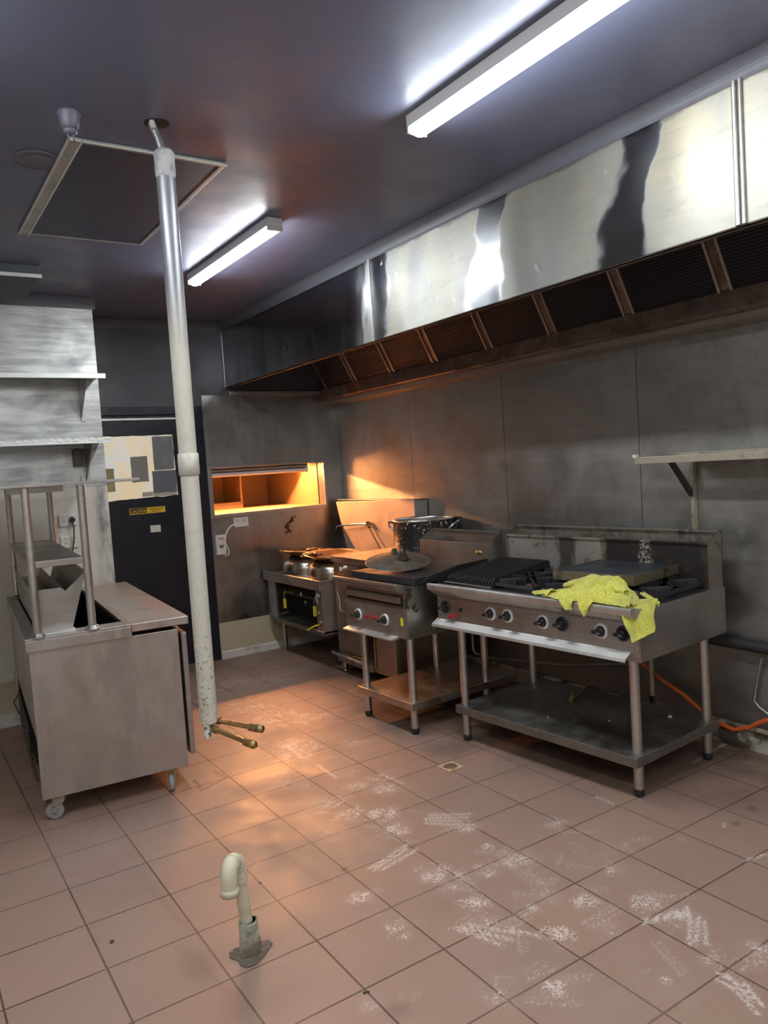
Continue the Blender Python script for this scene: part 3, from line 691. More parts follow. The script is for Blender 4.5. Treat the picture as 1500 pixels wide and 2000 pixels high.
# ------------------------------------------------------------------ floor pipe stub
M_PVC = simple('cream_pvc', (.66,.62,.47), .4, layers=[(18,.55,.7,(.45,.38,.26),.6),(90,.66,.7,(.12,.09,.06),.8)])
fpz = thing('drain_pipe_stub', 'cream pvc pipe stub with a hooked top standing up from the floor tiles', 'pipe', (-.507,-.832,0))
MB().tube([(0,0,.004),(.0,0,.045),(-.001,0,.05),(-.001,0,.112),(-.001,0,.112),(-.001,0,.10)], [.036,.036,.032,.032,.025,.024], 24, False).build('floor_collar', simple('grimy_collar', (.40,.38,.30), .5, layers=[(12,.42,.6,(.16,.13,.08),.9),(5,.6,.7,(.6,.6,.55),.6)]), fpz)
top = Vector((-.024,0,.30))
MB().tube([(-.001,0,.05), top], .0205, 20).build('riser', M_PVC, fpz)
hd_ = Vector((-.72,-.68,0)).normalized()
MB().tube([(-.020,0,.252),(-.0235,0,.292)], [.0285,.0285], 22).build('socket_end', M_PVC, fpz)
c0 = Vector((-.0245,0,.296)); R_ = .032
ap = [c0+hd_*R_-hd_*R_*math.cos(PI*i/14)+Vector((0,0,1))*R_*1.15*math.sin(PI*i/14) for i in range(15)]
MB().tube(ap+[ap[-1]+Vector((0,0,-.045)), ap[-1]+Vector((0,0,-.05))], [.027]*15+[.026,.026], 22).build('hook_bend', M_PVC, fpz)
e_ = ap[-1]
MB().lathe([(.0265,-.030),(.0305,-.034),(.0305,-.052),(.024,-.052),(.022,-.035)], tuple(e_), 24).build('open_socket', M_PVC, fpz)
for k in (3, 7):
    dd = (ap[k+1]-ap[k]).normalized(); MB().tube([ap[k]-dd*.003, ap[k]+dd*.003], .0288, 22).build('ring', M_PVC, fpz)
pm = MB()
pp = []
for i in range(18):
    a = 2*PI*i/18; r = (.085+.022*math.sin(3*a+1)+random.uniform(-.008,.008)); pp.append((-.507+r*math.cos(a)*.78, -.838+r*math.sin(a)*.66))
pm.prism(pp, 2, .0006, .004)
tag(pm.build('mortar_patch', simple('grey_mortar', (.15,.12,.095), .85, bump=(60,.004), layers=[(30,.5,.65,(.32,.27,.22),.7)])), 'rough grey mortar patch around the base of the floor pipe', 'mortar patch')
# floor drain
dg_ = thing('floor_drain', 'small square brass floor drain grate with slots', 'drain', (.939,-.066,0))
MB().box((-.05,-.05,.0005),(.05,.05,.0045)).build('grate_plate', simple('worn_brass_plate', (.62,.50,.30), .45, .2, layers=[(30,.5,.65,(.25,.2,.12),.7)]), dg_, .001)
sl_ = MB()
for i in range(7):
    x_ = -.030+i*.010; hgt = math.sqrt(max(.0,.036**2-x_**2)); sl_.box((x_-.003,-hgt,.0044),(x_+.003,hgt,.0050))
sl_.build('slots', M_DARKM, dg_)
# debris on the floor
def debris(x, y, s_, lb, m):
    b = MB()
    for k in range(5):
        cx, cy = x+random.uniform(-s_,s_)*.6, y+random.uniform(-s_,s_)*.4; r = s_*random.uniform(.3,.6)
        b.lathe([(0,r*.6),(r*.6,r*.45),(r,.1*r),(r*.7,0)], (cx,cy,.0004), 7, sm=False)
    return tag(b.build('dirt_clump', m), lb, 'dirt clump')
M_DEB = simple('dark_debris', (.05,.035,.025), .8)
debris(-.303,-.453,.010,'small brown dirt clump on the grout line right of the floor pipe', simple('brown_debris', (.22,.14,.08), .7))
debris(-.863,-.469,.013,'dark dirt clump on the left floor tiles left of the floor pipe', M_DEB)
debris(-.308,-1.237,.010,'dark dirt clump at the bottom edge of the picture', M_DEB)

# ------------------------------------------------------------------ nib wall shelves
def wall_shelf_left(z, label, rough_edge=False):
    T_ = thing('wall_shelf', label, 'shelf', (0, YN-.006, z))
    MB().box((-2.2,-.30,-.004),(-.075,-.002,.0)).build('shelf_plate', M_STEEL, T_)
    fr = MB().box((-2.2,-.305,-.030),(-.073,-.300,.002))
    if rough_edge:
        for i in range(16):
            x_ = -.08-i*.05; fr.box((x_-.03,-.309,-.012+random.uniform(-.006,.008)),(x_,-.304,.004+random.uniform(0,.003)))
    fr.build('front_lip', M_BRIGHT, T_, .001)
    for x_ in (-.185, -1.3):
        MB().prism([(-.002,-.004),(-.27,-.004),(-.27,-.02),(-.015,-.265),(-.002,-.265)], 0, x_, x_+.0025).build('bracket', M_STEEL, T_)
        MB().box((x_,-.006,-.29),(x_+.028,-.0005,-.004)).build('bracket_flange', M_STEEL, T_)
    return T_
wall_shelf_left(2.30, 'upper stainless wall shelf on the left wall below the ceiling')
wall_shelf_left(1.872, 'lower stainless wall shelf on the left wall with a rough chipped front edge', True)
sw = MB().prism([(-.264,1.70),(-.197,1.70),(-.194,1.815),(-.235,1.828),(-.266,1.812)], 1, YN-.035, YN-.006)
tag(sw.build('switch_box', simple('brown_switch', (.085,.06,.055), .45), None, .004), 'small dark brown switch box below the lower wall shelf', 'switch')
tag(MB().box((-.222,YN-.022,1.475),(-.196,YN-.004,1.635)).build('cable_cover', M_WHITEP, None, .003), 'narrow vertical grey cable cover beside the cart post', 'cable cover')
for (z_, n_, lb) in ((1.337,'upper','upper double power socket on the left wall with a black plug in it'),(1.185,'lower','lower four way power socket on the left wall under the black plug')):
    T_ = thing('power_socket', lb, 'power socket', (-.333, YN-.004, z_))
    MB().box((-.058,-.012,-.042),(.058,0,.042)).build('socket_plate', M_WHITEP, T_, .004)
    for dx in (-.028,.026):
        MB().box((dx-.006,-.0145,.016),(dx+.006,-.012,.030)).build('rocker_switch', simple('switch_white',(.6,.58,.52),.4), T_)
        MB().box((dx-.008,-.0125,-.012),(dx-.005,-.012,-.002)).box((dx+.005,-.0125,-.012),(dx+.008,-.012,-.002)).build('pin_slots', M_DARKM, T_)
pg = thing('power_plug', 'black round plug in the upper socket with its cord hanging down', 'plug', (-.308, YN-.018, 1.337))
MB().cyl((0,0,0),(0,-.03,0),.021,.017).build('plug_body', M_BLACKP, pg, .002)
MB().tube([(0,-.025,-.01),(.002,-.03,-.05),(.0,-.03,-.12),(-.012,-.03,-.18),(-.03,-.04,-.26),(-.03,-.06,-.45)], .0042, 8).build('cord', M_BLACKP, pg)

# ------------------------------------------------------------------ prep cart (bain-marie trolley)
ct = thing('serving_cart', 'wheeled stainless steel food serving cart with a tubular overshelf at the left', 'cart', (-.889,.672,0), math.radians(-4.5))
CW, CL = .685, 1.62
MB().box((0,0,.118),(CW,.012,.822)).build('end_panel', M_CART, ct, .002)
MB().box((0,.012,.40),(.012,CL,.822)).build('side_panel', M_CART, ct, .002)
MB().box((CW-.012,.012,.118),(CW,CL,.822)).box((0,CL-.012,.118),(CW,CL,.822)).box((.012,.012,.118),(CW-.012,CL-.012,.13)).build('carcass', M_CART, ct, .002)
# the lip strip standing off the right side
MB().box((CW+.014,-.004,.172),(CW+.040,CL-.2,.800)).build('side_door_panel', M_STEELW, ct, .003)
# worktop with well opening
wx0, wx1, wy0, wy1 = .045, .435, .10, 1.52
tp = MB()
tp.box((-.012,-.018,.872),(wx0,CL+.02,.884)).box((wx0,-.018,.872),(wx1,wy0,.884)).box((wx0,wy1,.872),(wx1,CL+.02,.884)).box((wx1,-.018,.872),(.46,CL+.02,.884))
tp.box((-.012,-.018,.822),(.46,-.006,.872)).box((-.012,-.006,.822),(0,CL+.02,.872)).box((-.012,CL+.008,.822),(.46,CL+.02,.872))
tp.build('worktop', M_CART, ct, .002)
t = NT('cutting_board_steel')
c = t.mix(t.ramp(t.noise((5,2,5), 5, .6), .4, .65), rgba((.52,.49,.46)), rgba((.60,.42,.36)))
c = t.mix(t.ramp(t.noise((9,9,9), 6, .7, off=3), .52, .72, 0, .6), c, rgba((.24,.20,.17)))
t.put(t.b.inputs['Base Color'], c); t.b.inputs['Metallic'].default_value = .85; t.b.inputs['Roughness'].default_value = .4
MB().box((.46,-.026,.846),(CW+.05,CL+.03,.884)).build('bench_top', t.m, ct, .002)
crm = MB()
for i in range(60):
    r = random.uniform(.003,.008); crm.lathe([(0,r*.5),(r,.0)], (random.uniform(.437,.462), random.uniform(.10,.55)*1.0, .8842), 6, sm=False)
crm_o = crm.build('baked_on_crumbs', simple('burnt_crumbs', (.30,.22,.14), .9), ct); crm_o['kind'] = 'stuff'
MB().box((wx0,wy0,.58),(wx1,wy1,.59)).box((wx0,wy0,.58),(wx0+.004,wy1,.872)).box((wx1-.004,wy0,.58),(wx1,wy1,.872)).box((wx0,wy0,.58),(wx1,wy0+.004,.872)).box((wx0,wy1-.004,.58),(wx1,wy1,.872)).build('well', simple('dark_well', (.03,.03,.035), .35, .7), ct)
# folded steel covers in the well
fc = MB()
fc.sheet([(.055,.085,.888),(.205,.085,.888),(.185,.085,1.075),(.165,.085,1.092),(.04,.085,1.092)])
fc.sheet([(.04,.085,1.092),(.04,1.45,1.092),(.055,1.45,.888),(.055,.085,.888)])
fc.sheet([(.165,.085,1.092),(.165,1.45,1.092),(.185,1.45,1.075),(.185,.085,1.075)])
fc.sheet([(.04,.5,1.02),(.165,.5,1.02),(.165,1.45,1.02),(.04,1.45,1.02)])
fc.build('front_cover', M_STEELW, ct)
fc = MB()
fc.sheet([(.205,.09,.888),(.285,.09,1.155),(.183,.09,1.068)])
fc.sheet([(.205,.09,.888),(.205,1.4,.888),(.285,1.4,1.155),(.285,.09,1.155)])
fc.sheet([(.285,.09,1.155),(.285,1.4,1.155),(.300,1.4,1.150),(.300,.09,1.150)])
fc.sheet([(.183,.09,1.068),(.183,1.4,1.068),(.160,1.4,1.00),(.160,.09,1.00)])
fc.build('angled_cover', M_STEELW, ct)
MB().box((.03,.03,.884),(.215,.10,.892)).build('cover_lip', M_BRIGHT, ct)
# posts, mid shelf, overshelf
for (x_, y_) in ((.045,-.001),(.285,.0),(.045,1.50),(.285,1.50)):
    P_ = MB().tube([(x_,y_,.884),(x_,y_,1.575)], .0185, 20).build('post', M_LEG, ct)
    MB().lathe([(0,.884),(.033,.884),(.035,.888),(.033,.892),(.026,.894),(.026,.903),(.020,.905)], (x_,y_,0), 24).build('flange', M_STEEL, P_)
MB().box((.035,-.004,1.205),(.270,1.50,1.235)).build('middle_shelf', M_STEELW, ct, .002)
MB().box((-.35,-.03,1.578),(.555,1.55,1.592)).build('top_shelf', M_STEELW, ct, .002)
MB().box((.0,.70,1.545),(.285,.74,1.577)).build('cross_rail', M_BRIGHT, ct, .002)
# compressor under
cm = MB()
for i in range(9):
    z_ = .17+i*.022; cm.tube([(-.006,.45,z_),(-.006,1.25,z_),(.04,1.27,z_+.011),(.04,.45,z_+.011)], .007, 8)
cm.box((.012,.5,.13),(.030,1.2,.38))
cm.build('condenser_coil', simple('rusty_black_coil', (.03,.025,.022), .5, .5, layers=[(9,.58,.7,(.35,.13,.03),.9,.8)]), ct)
MB().tube([(.0,1.50,.14),(.0,1.50,.42)],.016,14).build('inner_leg', M_LEG, ct)
MB().tube([(.04,1.2,.33),(-.01,1.22,.34),(-.04,1.25,.29),(-.02,1.22,.23),(.04,1.15,.20)], .004, 8).build('loose_wire', M_BLACKP, ct)
def caster(x_, y_, ang):
    mt = Matrix.Translation((x_,y_,0)) @ Matrix.Rotation(ang,4,'Z')
    Rx = mt @ Matrix.Translation((0,0,.042)) @ Matrix.Rotation(PI/2,4,'X')
    wh = MB().lathe([(.008,-.013),(.030,-.013),(.038,-.012),(.042,-.006),(.042,.006),(.038,.012),(.030,.013),(.008,.013)], (0,0,0), 28, Rx)
    wh.lathe([(0,-.015),(.016,-.015),(.018,-.011)], (0,0,0), 16, Rx).lathe([(.018,.011),(.016,.015),(0,.015)], (0,0,0), 16, Rx)
    c0 = bpy.data.objects.new('caster', None); COL.objects.link(c0); c0.parent = ct; c0.empty_display_size = .03
    wh.build('wheel', simple('grey_caster_rubber', (.30,.31,.30), .45, layers=[(20,.5,.7,(.14,.13,.12),.7)]), c0)
    fk = MB()
    for sgn in (-1,1):
        poly = [(-.012,.040),(.012,.036),(.050,.092),(.050,.108),(-.002,.108)]
        vs = []
        for yy in (sgn*.018-.0015, sgn*.018+.0015):
            for p_ in poly: vs.append(mt @ Vector((p_[0],yy,p_[1])))
        n = len(poly)
        fk.add(vs, [list(range(n))[::-1], list(range(n,2*n))]+[(i,(i+1)%n,n+(i+1)%n,n+i) for i in range(n)])
    fk.box((-.004,-.02,.100),(.052,.02,.118), mt)
    fk.build('fork', simple('worn_zinc', (.42,.39,.31), .5, .7, layers=[(25,.5,.65,(.2,.16,.1),.8,.5)]), c0)
caster(.052,.045,math.radians(-20)); caster(.60,.03,math.radians(80)); caster(.052,CL-.05,.4); caster(.62,CL-.05,1.4)

# ------------------------------------------------------------------ range knobs
M_RING = simple('knob_scale_ring', (.62,.62,.60), .4, .3)
def knob(parent, u, v, z, ring=True, rot=0.0, name='knob'):
    """axis along -x (local) of the appliance"""
    mt = Matrix.Translation((u,v,z)) @ Matrix.Rotation(-PI/2,4,'Y')
    k = MB().lathe([(0,.024),(.017,.024),(.020,.021),(.0225,.006),(.0225,0)], (0,0,0), 28, mt)
    kb = mt @ Matrix.Rotation(rot,4,'Z')
    k.box((-.024,-.0075,.008),(.024,.0075,.046), kb)
    o = k.build(name, M_BLACKP, parent, .0015)
    if ring:
        MB().lathe([(.0235,.0005),(.0235,.006),(.0265,.010),(.035,.010),(.037,.0005)], (0,0,0), 32, mt).build('scale_ring', M_RING, o)
    else:
        MB().lathe([(.0225,.0005),(.0225,.012),(.033,.010),(.036,.0005)], (0,0,0), 32, mt).build('bezel', M_BLACKP, o)
    MB().box((-.022,-.001,.0462),(-.004,.001,.0468), kb).build('pointer_mark', M_RING, o)
    return o

# ------------------------------------------------------------------ six burner range on stand
rg = thing('gas_range', 'wide stainless gas range with char grill and burners on a stand against the right wall', 'stove', (1.352,-.962,0), math.radians(4.6))
W_ = 1.335
MB().prism([(0,.628),(.74,.628),(.74,.862),(0,.862)], 1, 0, W_).build('body', M_STEELW, rg, .002)
MB().box((-.006,.005,.668),(0,W_-.005,.800)).build('control_panel', M_STEEL, rg, .001)
bn = [(.03,.868),(-.060,.884),(-.068,.880),(-.070,.868),(-.066,.848),(-.050,.840),(-.012,.812),(.0,.806),(.0,.862)]
MB().prism(bn, 1, -.006, W_+.01).build('front_ledge', steel('ledge_steel', col=(.72,.70,.67), rough=.42, grime=.35, brush=(3,40,3)), rg, .002)
MB().prism([(0,.676),(-.050,.648),(-.054,.634),(-.050,.634),(-.046,.645),(0,.670)], 1, .045, W_+.005).build('drip_lip', M_BRIGHT, rg)
MB().box((-.045,W_-.01,.620),(-.03,W_+.002,.650)).build('lip_bracket', M_STEELW, rg)
kv = [(1.262,.745,False,.15),(.905,.748,True,.15),(.782,.750,True,.1),(.545,.748,True,.15),(.425,.752,False,.05),(.198,.748,True,-.05),(.080,.752,False,0)]
for v_, z_, rg_, ro in kv: knob(rg, -.006, v_, z_, rg_, PI/2+ro)
MB().cyl((-.0065,1.140,.742),(-.0075,1.140,.742),.0115).build('igniter_hole', M_DARKM, rg)
lab(MB().cyl((-.006,1.205,.700),(-.022,1.205,.700),.013).cyl((-.022,1.205,.700),(-.034,1.205,.700),.009).build('igniter_button', M_RED, rg), 'red igniter button')
sc_ = MB()
for v_, z_ in ((W_-.012,.82),(W_-.012,.795),(W_-.012,.72),(.012,.80),(.012,.775),(.012,.69)):
    sc_.cyl((-.0065,v_,z_),(-.009,v_,z_),.004, seg=10)
sc_.build('screws', M_CHROME, rg)
# top tray
MB().box((.03,.015,.862),(.60,W_-.015,.868)).build('burner_tray', M_IRON, rg)
# splashback
t = NT('burnt_splashback_steel')
X = t.xyz()
c = t.mix(t.ramp(t.noise(3, 5, .6), .35, .65), rgba((.50,.47,.43)), rgba((.40,.37,.33)))
nv = t.math('ADD', X[1], t.math('MULTIPLY', t.math('SUBTRACT', t.noise((14,14,5), 6, .7, off=3), .5), .16))
burn = t.math('MULTIPLY', t.ramp(nv, .60, .66, 1, 0), t.ramp(nv, -.1, .05))
b2 = t.math('MULTIPLY', t.ramp(nv, .93, .97, 1, 0), t.ramp(nv, .80, .85))
gapm = t.math('MULTIPLY', t.ramp(nv, .31, .33), t.ramp(nv, .38, .40, 1, 0))
burn = t.math('MULTIPLY', burn, t.math('SUBTRACT', 1.0, t.math('MULTIPLY', gapm, t.ramp(t.noise(60, 3, .7), .45, .55))))
c = t.mix(t.math('MULTIPLY', t.ramp(nv, .55, .82, 1, 0), t.ramp(t.noise(25, 5, .7, off=1), .45, .6, .2, 1)), c, rgba((.62,.52,.40)))
c = t.mix(t.math('MAXIMUM', burn, t.math('MULTIPLY', b2, .8)), c, rgba((.055,.050,.050)))
c = t.mix(t.math('MULTIPLY', t.ramp(t.noise(16, 6, .7, off=8), .56, .66), .8), c, rgba((.17,.07,.03)))
t.put(t.b.inputs['Base Color'], c); t.b.inputs['Metallic'].default_value = .7; t.b.inputs['Roughness'].default_value = .42
M_BURNT = t.m
sb = MB().box((.615,.004,.862),(.622,W_-.004,1.092)).box((.600,.004,1.088),(.622,W_-.004,1.096)).build('splashback', M_BURNT, rg)
MB().box((.72,.0,.86),(.728,W_,1.145)).box((.70,.0,1.138),(.728,W_,1.146)).build('flue_back', M_DIRTY, rg)
MB().sheet([(.623,.01,1.06),(.623,W_-.01,1.06),(.72,W_-.01,1.00),(.72,.01,1.00)],.002).build('flue_floor', M_STEELW, rg)
for v_ in (.0, W_-.003):
    MB().prism([(.600,.862),(.728,.862),(.728,1.146),(.700,1.146),(.600,1.094)], 1, v_, v_+.004).build('flue_cheek', M_DIRTY, rg)
# char grill
cg = MB()
for i in range(16):
    v_ = .955+i*.0232
    cg.prism([(.065,.872),(.55,.925),(.55,.955),(.53,.966),(.095,.918),(.070,.902)], 1, v_, v_+.011)
cg.box((.055,.945,.866),(.075,1.315,.882)).box((.30,.945,.88),(.31,1.315,.905)).box((.53,.945,.87),(.545,1.315,.93))
cg.build('char_grill', simple('charred_grill_iron', (.025,.024,.024), .5, .2, layers=[(40,.55,.7,(.10,.07,.045),.35)]), rg)
lab(MB().tube([(.048,1.32,.880),(.05,.95,.872)],.004,8).build('grill_tray_edge', M_DIRTY, rg),'rusty wire edge of the grill')
# trivets
def trivet(cu, cv, s_=.155):
    tv = MB(); z0, z1 = .885, .928
    for (a, b) in (((-s_,-s_),(s_,-s_)),((s_,-s_),(s_,s_)),((s_,s_),(-s_,s_)),((-s_,s_),(-s_,-s_))):
        tv.box((cu+min(a[0],b[0])-.006, cv+min(a[1],b[1])-.006, z0),(cu+max(a[0],b[0])+.006, cv+max(a[1],b[1])+.006, z0+.018))
    for k in range(4):
        mt = Matrix.Translation((cu,cv,0)) @ Matrix.Rotation(k*PI/2,4,'Z')
        tv.box((.045,-.006,z0+.01),(s_,.006,z1), mt)
        mt2 = Matrix.Translation((cu,cv,0)) @ Matrix.Rotation(k*PI/2+PI/4,4,'Z')
        tv.box((.060,-.005,z0+.008),(s_*1.25,.005,z1-.004), mt2)
    o = tv.build('trivet', M_IRON, rg, .002)
    MB().lathe([(0,.889),(.018,.889),(.032,.884),(.040,.878),(.040,.868)], (cu,cv,0), 24).build('burner', simple('burner_cap', (.20,.15,.08), .5, .8, layers=[(20,.5,.6,(.03,.03,.03),.8)]), rg)
for cu in (.20,.46):
    for cv in (.16,.47,.79): trivet(cu, cv, .135 if cu < .3 else .125)
# stand
lg = ((.022,.052),(.612,.052),(-.012,1.135),(.560,1.135))
for i, (u_, v_) in enumerate(lg):
    L_ = MB().tube([(u_,v_,.028),(u_,v_,.630)], .0225, 22).build('leg', M_LEG, rg)
    MB().lathe([(0,0),(.018,0),(.021,.006),(.023,.012),(.023,.036),(.020,.040)], (u_,v_,0), 20).build('foot', M_RUBBER, L_)
MB().box((-.052,.008,.158),(.655,1.178,.204)).build('undershelf', M_SHELF, rg, .003)

# debris and valve on the undershelf
vg = thing('brass_valve', 'old brass gas valve with a rod lying on the range undershelf', 'valve', (1.72,-.20,.204), .2)
MB().cyl((-.02,0,.014),(.04,.01,.014),.013, seg=8).cyl((-.03,0,.014),(-.02,0,.014),.017, seg=6).build('valve_body', M_BRASS, vg)
MB().box((-.005,-.006,.026),(.02,.02,.042)).build('lever', M_BRASS, vg)
MB().tube([(.04,.01,.014),(.16,.02,.03),(.27,.06,.06)],.006,8).build('rod', M_BRASS, vg)
for i,(x_,y_,r,lb) in enumerate(((1.42,-.30,.005,'crumb'),(1.60,-.55,.005,''),(1.55,-.78,.007,''),(1.86,-.72,.011,''))):
    lbls = ('tiny white crumb at the front of the range undershelf','tiny white crumb in the middle of the range undershelf','pale crumb near the right front leg on the undershelf','yellowish crumb near the back right leg on the undershelf')
    o = MB().lathe([(0,r),(r*.8,r*.7),(r,0)], (x_,y_,.2042), 7, sm=False).build('crumb', simple('crumb_pale', (.62,.5,.3), .8))
    tag(o, lbls[i], 'crumb', 'crumbs on the range undershelf')

# griddle tray on the burners
gt = thing('griddle_tray', 'square blackened griddle plate lying loose on top of the range burners', 'griddle plate', (1.735,-.535,.930), math.radians(8))
a_ = .235
MB().box((-a_,-a_,.0),(a_,a_,.006)).box((-a_,-a_,.0),(-a_+.005,a_,.050)).box((a_-.005,-a_,.0),(a_,a_,.056)).box((-a_,-a_,.0),(a_,-a_+.005,.050)).box((-a_,a_-.005,.0),(a_,a_,.050)).build('tray', simple('greasy_tray_metal', (.24,.20,.12), .4, .6, layers=[(10,.5,.65,(.06,.05,.035),.8)]), gt, .001)
MB().box((-a_+.005,-a_+.005,.036),(a_-.005,a_-.005,.045)).build('griddle_surface', simple('griddle_black', (.03,.034,.042), .5, .2, rvar=.1, layers=[(4,.5,.7,(.07,.07,.075),.6)], bump=(90,.0008)), gt)

# ------------------------------------------------------------------ towel
def cloth(name, m, fn, nu, nv, th=.0022):
    vs = []; fs = []
    for i in range(nu+1):
        for j in range(nv+1): vs.append(fn(i/nu, j/nv))
    for i in range(nu):
        for j in range(nv):
            a = i*(nv+1)+j; fs.append((a, a+nv+1, a+nv+2, a+1))
    me = bpy.data.meshes.new(name); me.from_pydata(vs, [], fs); me.materials.append(m)
    me.polygons.foreach_set('use_smooth', [True]*len(fs)); me.update()
    o = bpy.data.objects.new(name, me); COL.objects.link(o)
    md = o.modifiers.new('thick', 'SOLIDIFY'); md.thickness = th; md.offset = 0
    sd_ = o.modifiers.new('sub', 'SUBSURF'); sd_.levels = 1; sd_.render_levels = 1
    return o
t = NT('yellow_towelling')
c = t.mix(t.ramp(t.noise(90, 4, .7), .35, .65), rgba((.60,.57,.06)), rgba((.76,.74,.13)))
c = t.mix(t.ramp(t.noise(9, 4, .6, off=4), .45, .7, 0, .65), c, rgba((.40,.38,.11)))  # darker yellow patches put crease shade into the cloth colour
t.put(t.b.inputs['Base Color'], c); t.b.inputs['Roughness'].default_value = .9
t.b.inputs['Sheen Weight'].default_value = .4
t.bump(t.noise(320, 3, .7), .0025)
M_TOW = t.m
tw = thing('yellow_towel', 'crumpled yellow towel draped over the front right edge of the range', 'towel', (1.352,-.962,0), math.radians(4.6))
from mathutils import noise as mn
def heap(a, b):
    # a along width (v), b from front to back (u)
    v = .02+.50*a
    prof = math.sin(PI*min(1, max(0, a)))**.55
    u0 = -.060+.015*math.sin(7*a)+.035*(a > .55)*(a-.55); 
    wid = .06+.20*prof*(1-.45*a)
    u = u0+wid*b
    edge = math.sin(PI*b)**.5
    h = (.030+.062*math.exp(-((a-.42)/.25)**2))*edge*(.55+.45*prof)
    n_ = mn.noise(Vector((a*6, b*3.0, .3)))+.5*mn.noise(Vector((a*15+2, b*6, 1.3)))
    rid = (1-abs(math.sin(a*13+b*6+2.6*n_)))**2*.026*edge-.010*edge
    big_ = mn.noise(Vector((a*4.2+b*2, b*2.2-a, 7.7)))
    z = .886+h*(1+.35*n_+.45*big_)+rid-.022*edge*max(0, 1-abs(big_)*9)
    u += .010*n_; v += .018*mn.noise(Vector((a*8, b*8, 5)))
    return (u, v, z)
o1 = cloth('heap_fold', M_TOW, heap, 110, 60); o1.parent = tw
def ridge(a, b):
    # a thick roll lying across the heap
    ang = 2*PI*b
    v = .09+.36*a; cu = .045+.05*math.sin(a*3)
    r = (.028+.016*math.sin(a*PI))*(1+.25*mn.noise(Vector((a*7, b*4, 2))))*max(.15, math.sin(PI*a))**.35
    return (cu+r*1.3*math.cos(ang)+.01*math.sin(a*20), v, .930+.025*math.sin(PI*a)+r*math.sin(ang)*.8)
o2 = cloth('rolled_fold', M_TOW, ridge, 50, 20); o2.parent = tw
def tail(p0, p1, p2, p3, wob, drop, seed):
    """quad hanging piece: p0,p1 top edge; p2,p3 bottom edge (p3 under p0)"""
    P = [Vector(p) for p in (p0, p1, p2, p3)]
    def fn(a, b):
        top_ = P[0].lerp(P[1], a); bot = P[3].lerp(P[2], a)
        q_ = top_.lerp(bot, b)
        n_ = mn.noise(Vector((a*3+seed, b*2, seed)))
        q_ = q_+Vector((-wob*(.4+.6*b)*math.sin(a*9+seed)*.5-.008*n_-drop*math.sin(PI*min(1, b*1.2)), 0, .003*n_))
        return tuple(q_)
    return fn
o3 = cloth('hanging_corner', M_TOW, tail((-.060,.285,.905),(-.060,.185,.905),(-.076,.232,.826),(-.076,.236,.822),.012,.012,1), 16, 16); o3.parent = tw
o4 = cloth('hanging_corner', M_TOW, tail((-.030,.070,.915),(.110,-.030,.905),(.030,-.055,.770),(-.078,-.012,.735),.012,.022,3), 22, 22); o4.parent = tw
o5 = cloth('hanging_corner', M_TOW, tail((-.058,.40,.902),(-.058,.30,.902),(-.078,.305,.845),(-.078,.355,.842),.012,.010,5), 16, 12); o5.parent = tw
def lefttip(a, b):
    v = .47+.10*a; u = -.052+.085*b*(1-.7*a); n_ = mn.noise(Vector((a*6, b*6, 9)))
    return (u, v, .890+.022*math.sin(PI*b)*(1-a*.7)+.010*abs(math.sin(b*14+a*4))+.004*n_)
o6 = cloth('frayed_end', M_TOW, lefttip, 20, 20); o6.parent = tw
def righttip(a, b):
    v = .03-.07*a; u = .06+.03*b+.02*a
    return (u, v, .925-.045*a+.012*math.sin(b*9))
o7 = cloth('frayed_end', M_TOW, righttip, 14, 8); o7.parent = tw

# ------------------------------------------------------------------ griddle on stand
gd = thing('griddle_stove', 'narrower stainless griddle stove on a stand left of the wide range', 'stove', (1.072,.440,0), math.radians(3.0))
GW = .635
t = NT('griddle_body_steel')
c = t.mix(t.ramp(t.noise((3,3,30), 4, .6), .3, .7), rgba((.42,.39,.345)), rgba((.49,.455,.41)))
c = t.mix(t.ramp(t.noise(6, 6, .65, off=3), .45, .7, 0, .6), c, rgba((.30,.26,.20)))
zone = t.math('MULTIPLY', t.box((-.05,-.05,.70), (.10,.02,.90), .05), 1.0)
nn = t.ramp(t.math('ADD', t.noise(22, 6, .7, .5, off=7), t.math('MULTIPLY', zone, .30)), .70, .76)
g = t.math('MULTIPLY', nn, t.ramp(zone, .02, .2))
c = t.mix(g, c, rgba((.030,.027,.020)))
g2 = t.math('MULTIPLY', t.box((-.05,-.05,.80), (.9,.02,.90), .04), t.ramp(t.noise(14, 6, .7, off=17), .42, .62, 0, .8))
c = t.mix(g2, c, rgba((.07,.06,.045)))
t.put(t.b.inputs['Base Color'], c); t.put(t.b.inputs['Metallic'], t.math('SUBTRACT', 1.0, t.math('MULTIPLY', g, .8)))
t.put(t.b.inputs['Roughness'], t.math('ADD', .36, t.math('MULTIPLY', g, .2)))
MB().box((0,0,.560),(.86,GW,.862)).build('body', t.m, gd, .002)
MB().prism([(.03,.868),(-.040,.888),(-.048,.883),(-.050,.870),(-.045,.850),(-.020,.835),(.0,.828),(.0,.862)], 1, .03, GW+.065).build('front_ledge', steel('griddle_ledge_steel', col=(.50,.47,.44), rough=.32, grime=.4, brush=(3,40,3)), gd, .002)
MB().box((-.008,.012,.565),(0,GW-.005,.735)).build('control_panel', M_STEELW, gd, .001)
MB().box((-.004,.03,.750),(.0,GW-.03,.815)).build('drawer_recess', simple('recess_dark', (.03,.025,.022), .5, .5), gd)
MB().prism([(-.004,.810),(-.022,.802),(-.022,.772),(-.004,.765)], 1, .045, GW-.045).build('grease_drawer', M_STEELW, gd, .002)
MB().prism([(.0,.572),(-.055,.560),(-.058,.552),(.0,.556)], 1, .085, GW-.03).build('drip_lip', M_BRIGHT, gd)
knob(gd, -.008, .485, .655, True, PI/2+.2); knob(gd, -.008, .205, .655, True, PI/2+.2)
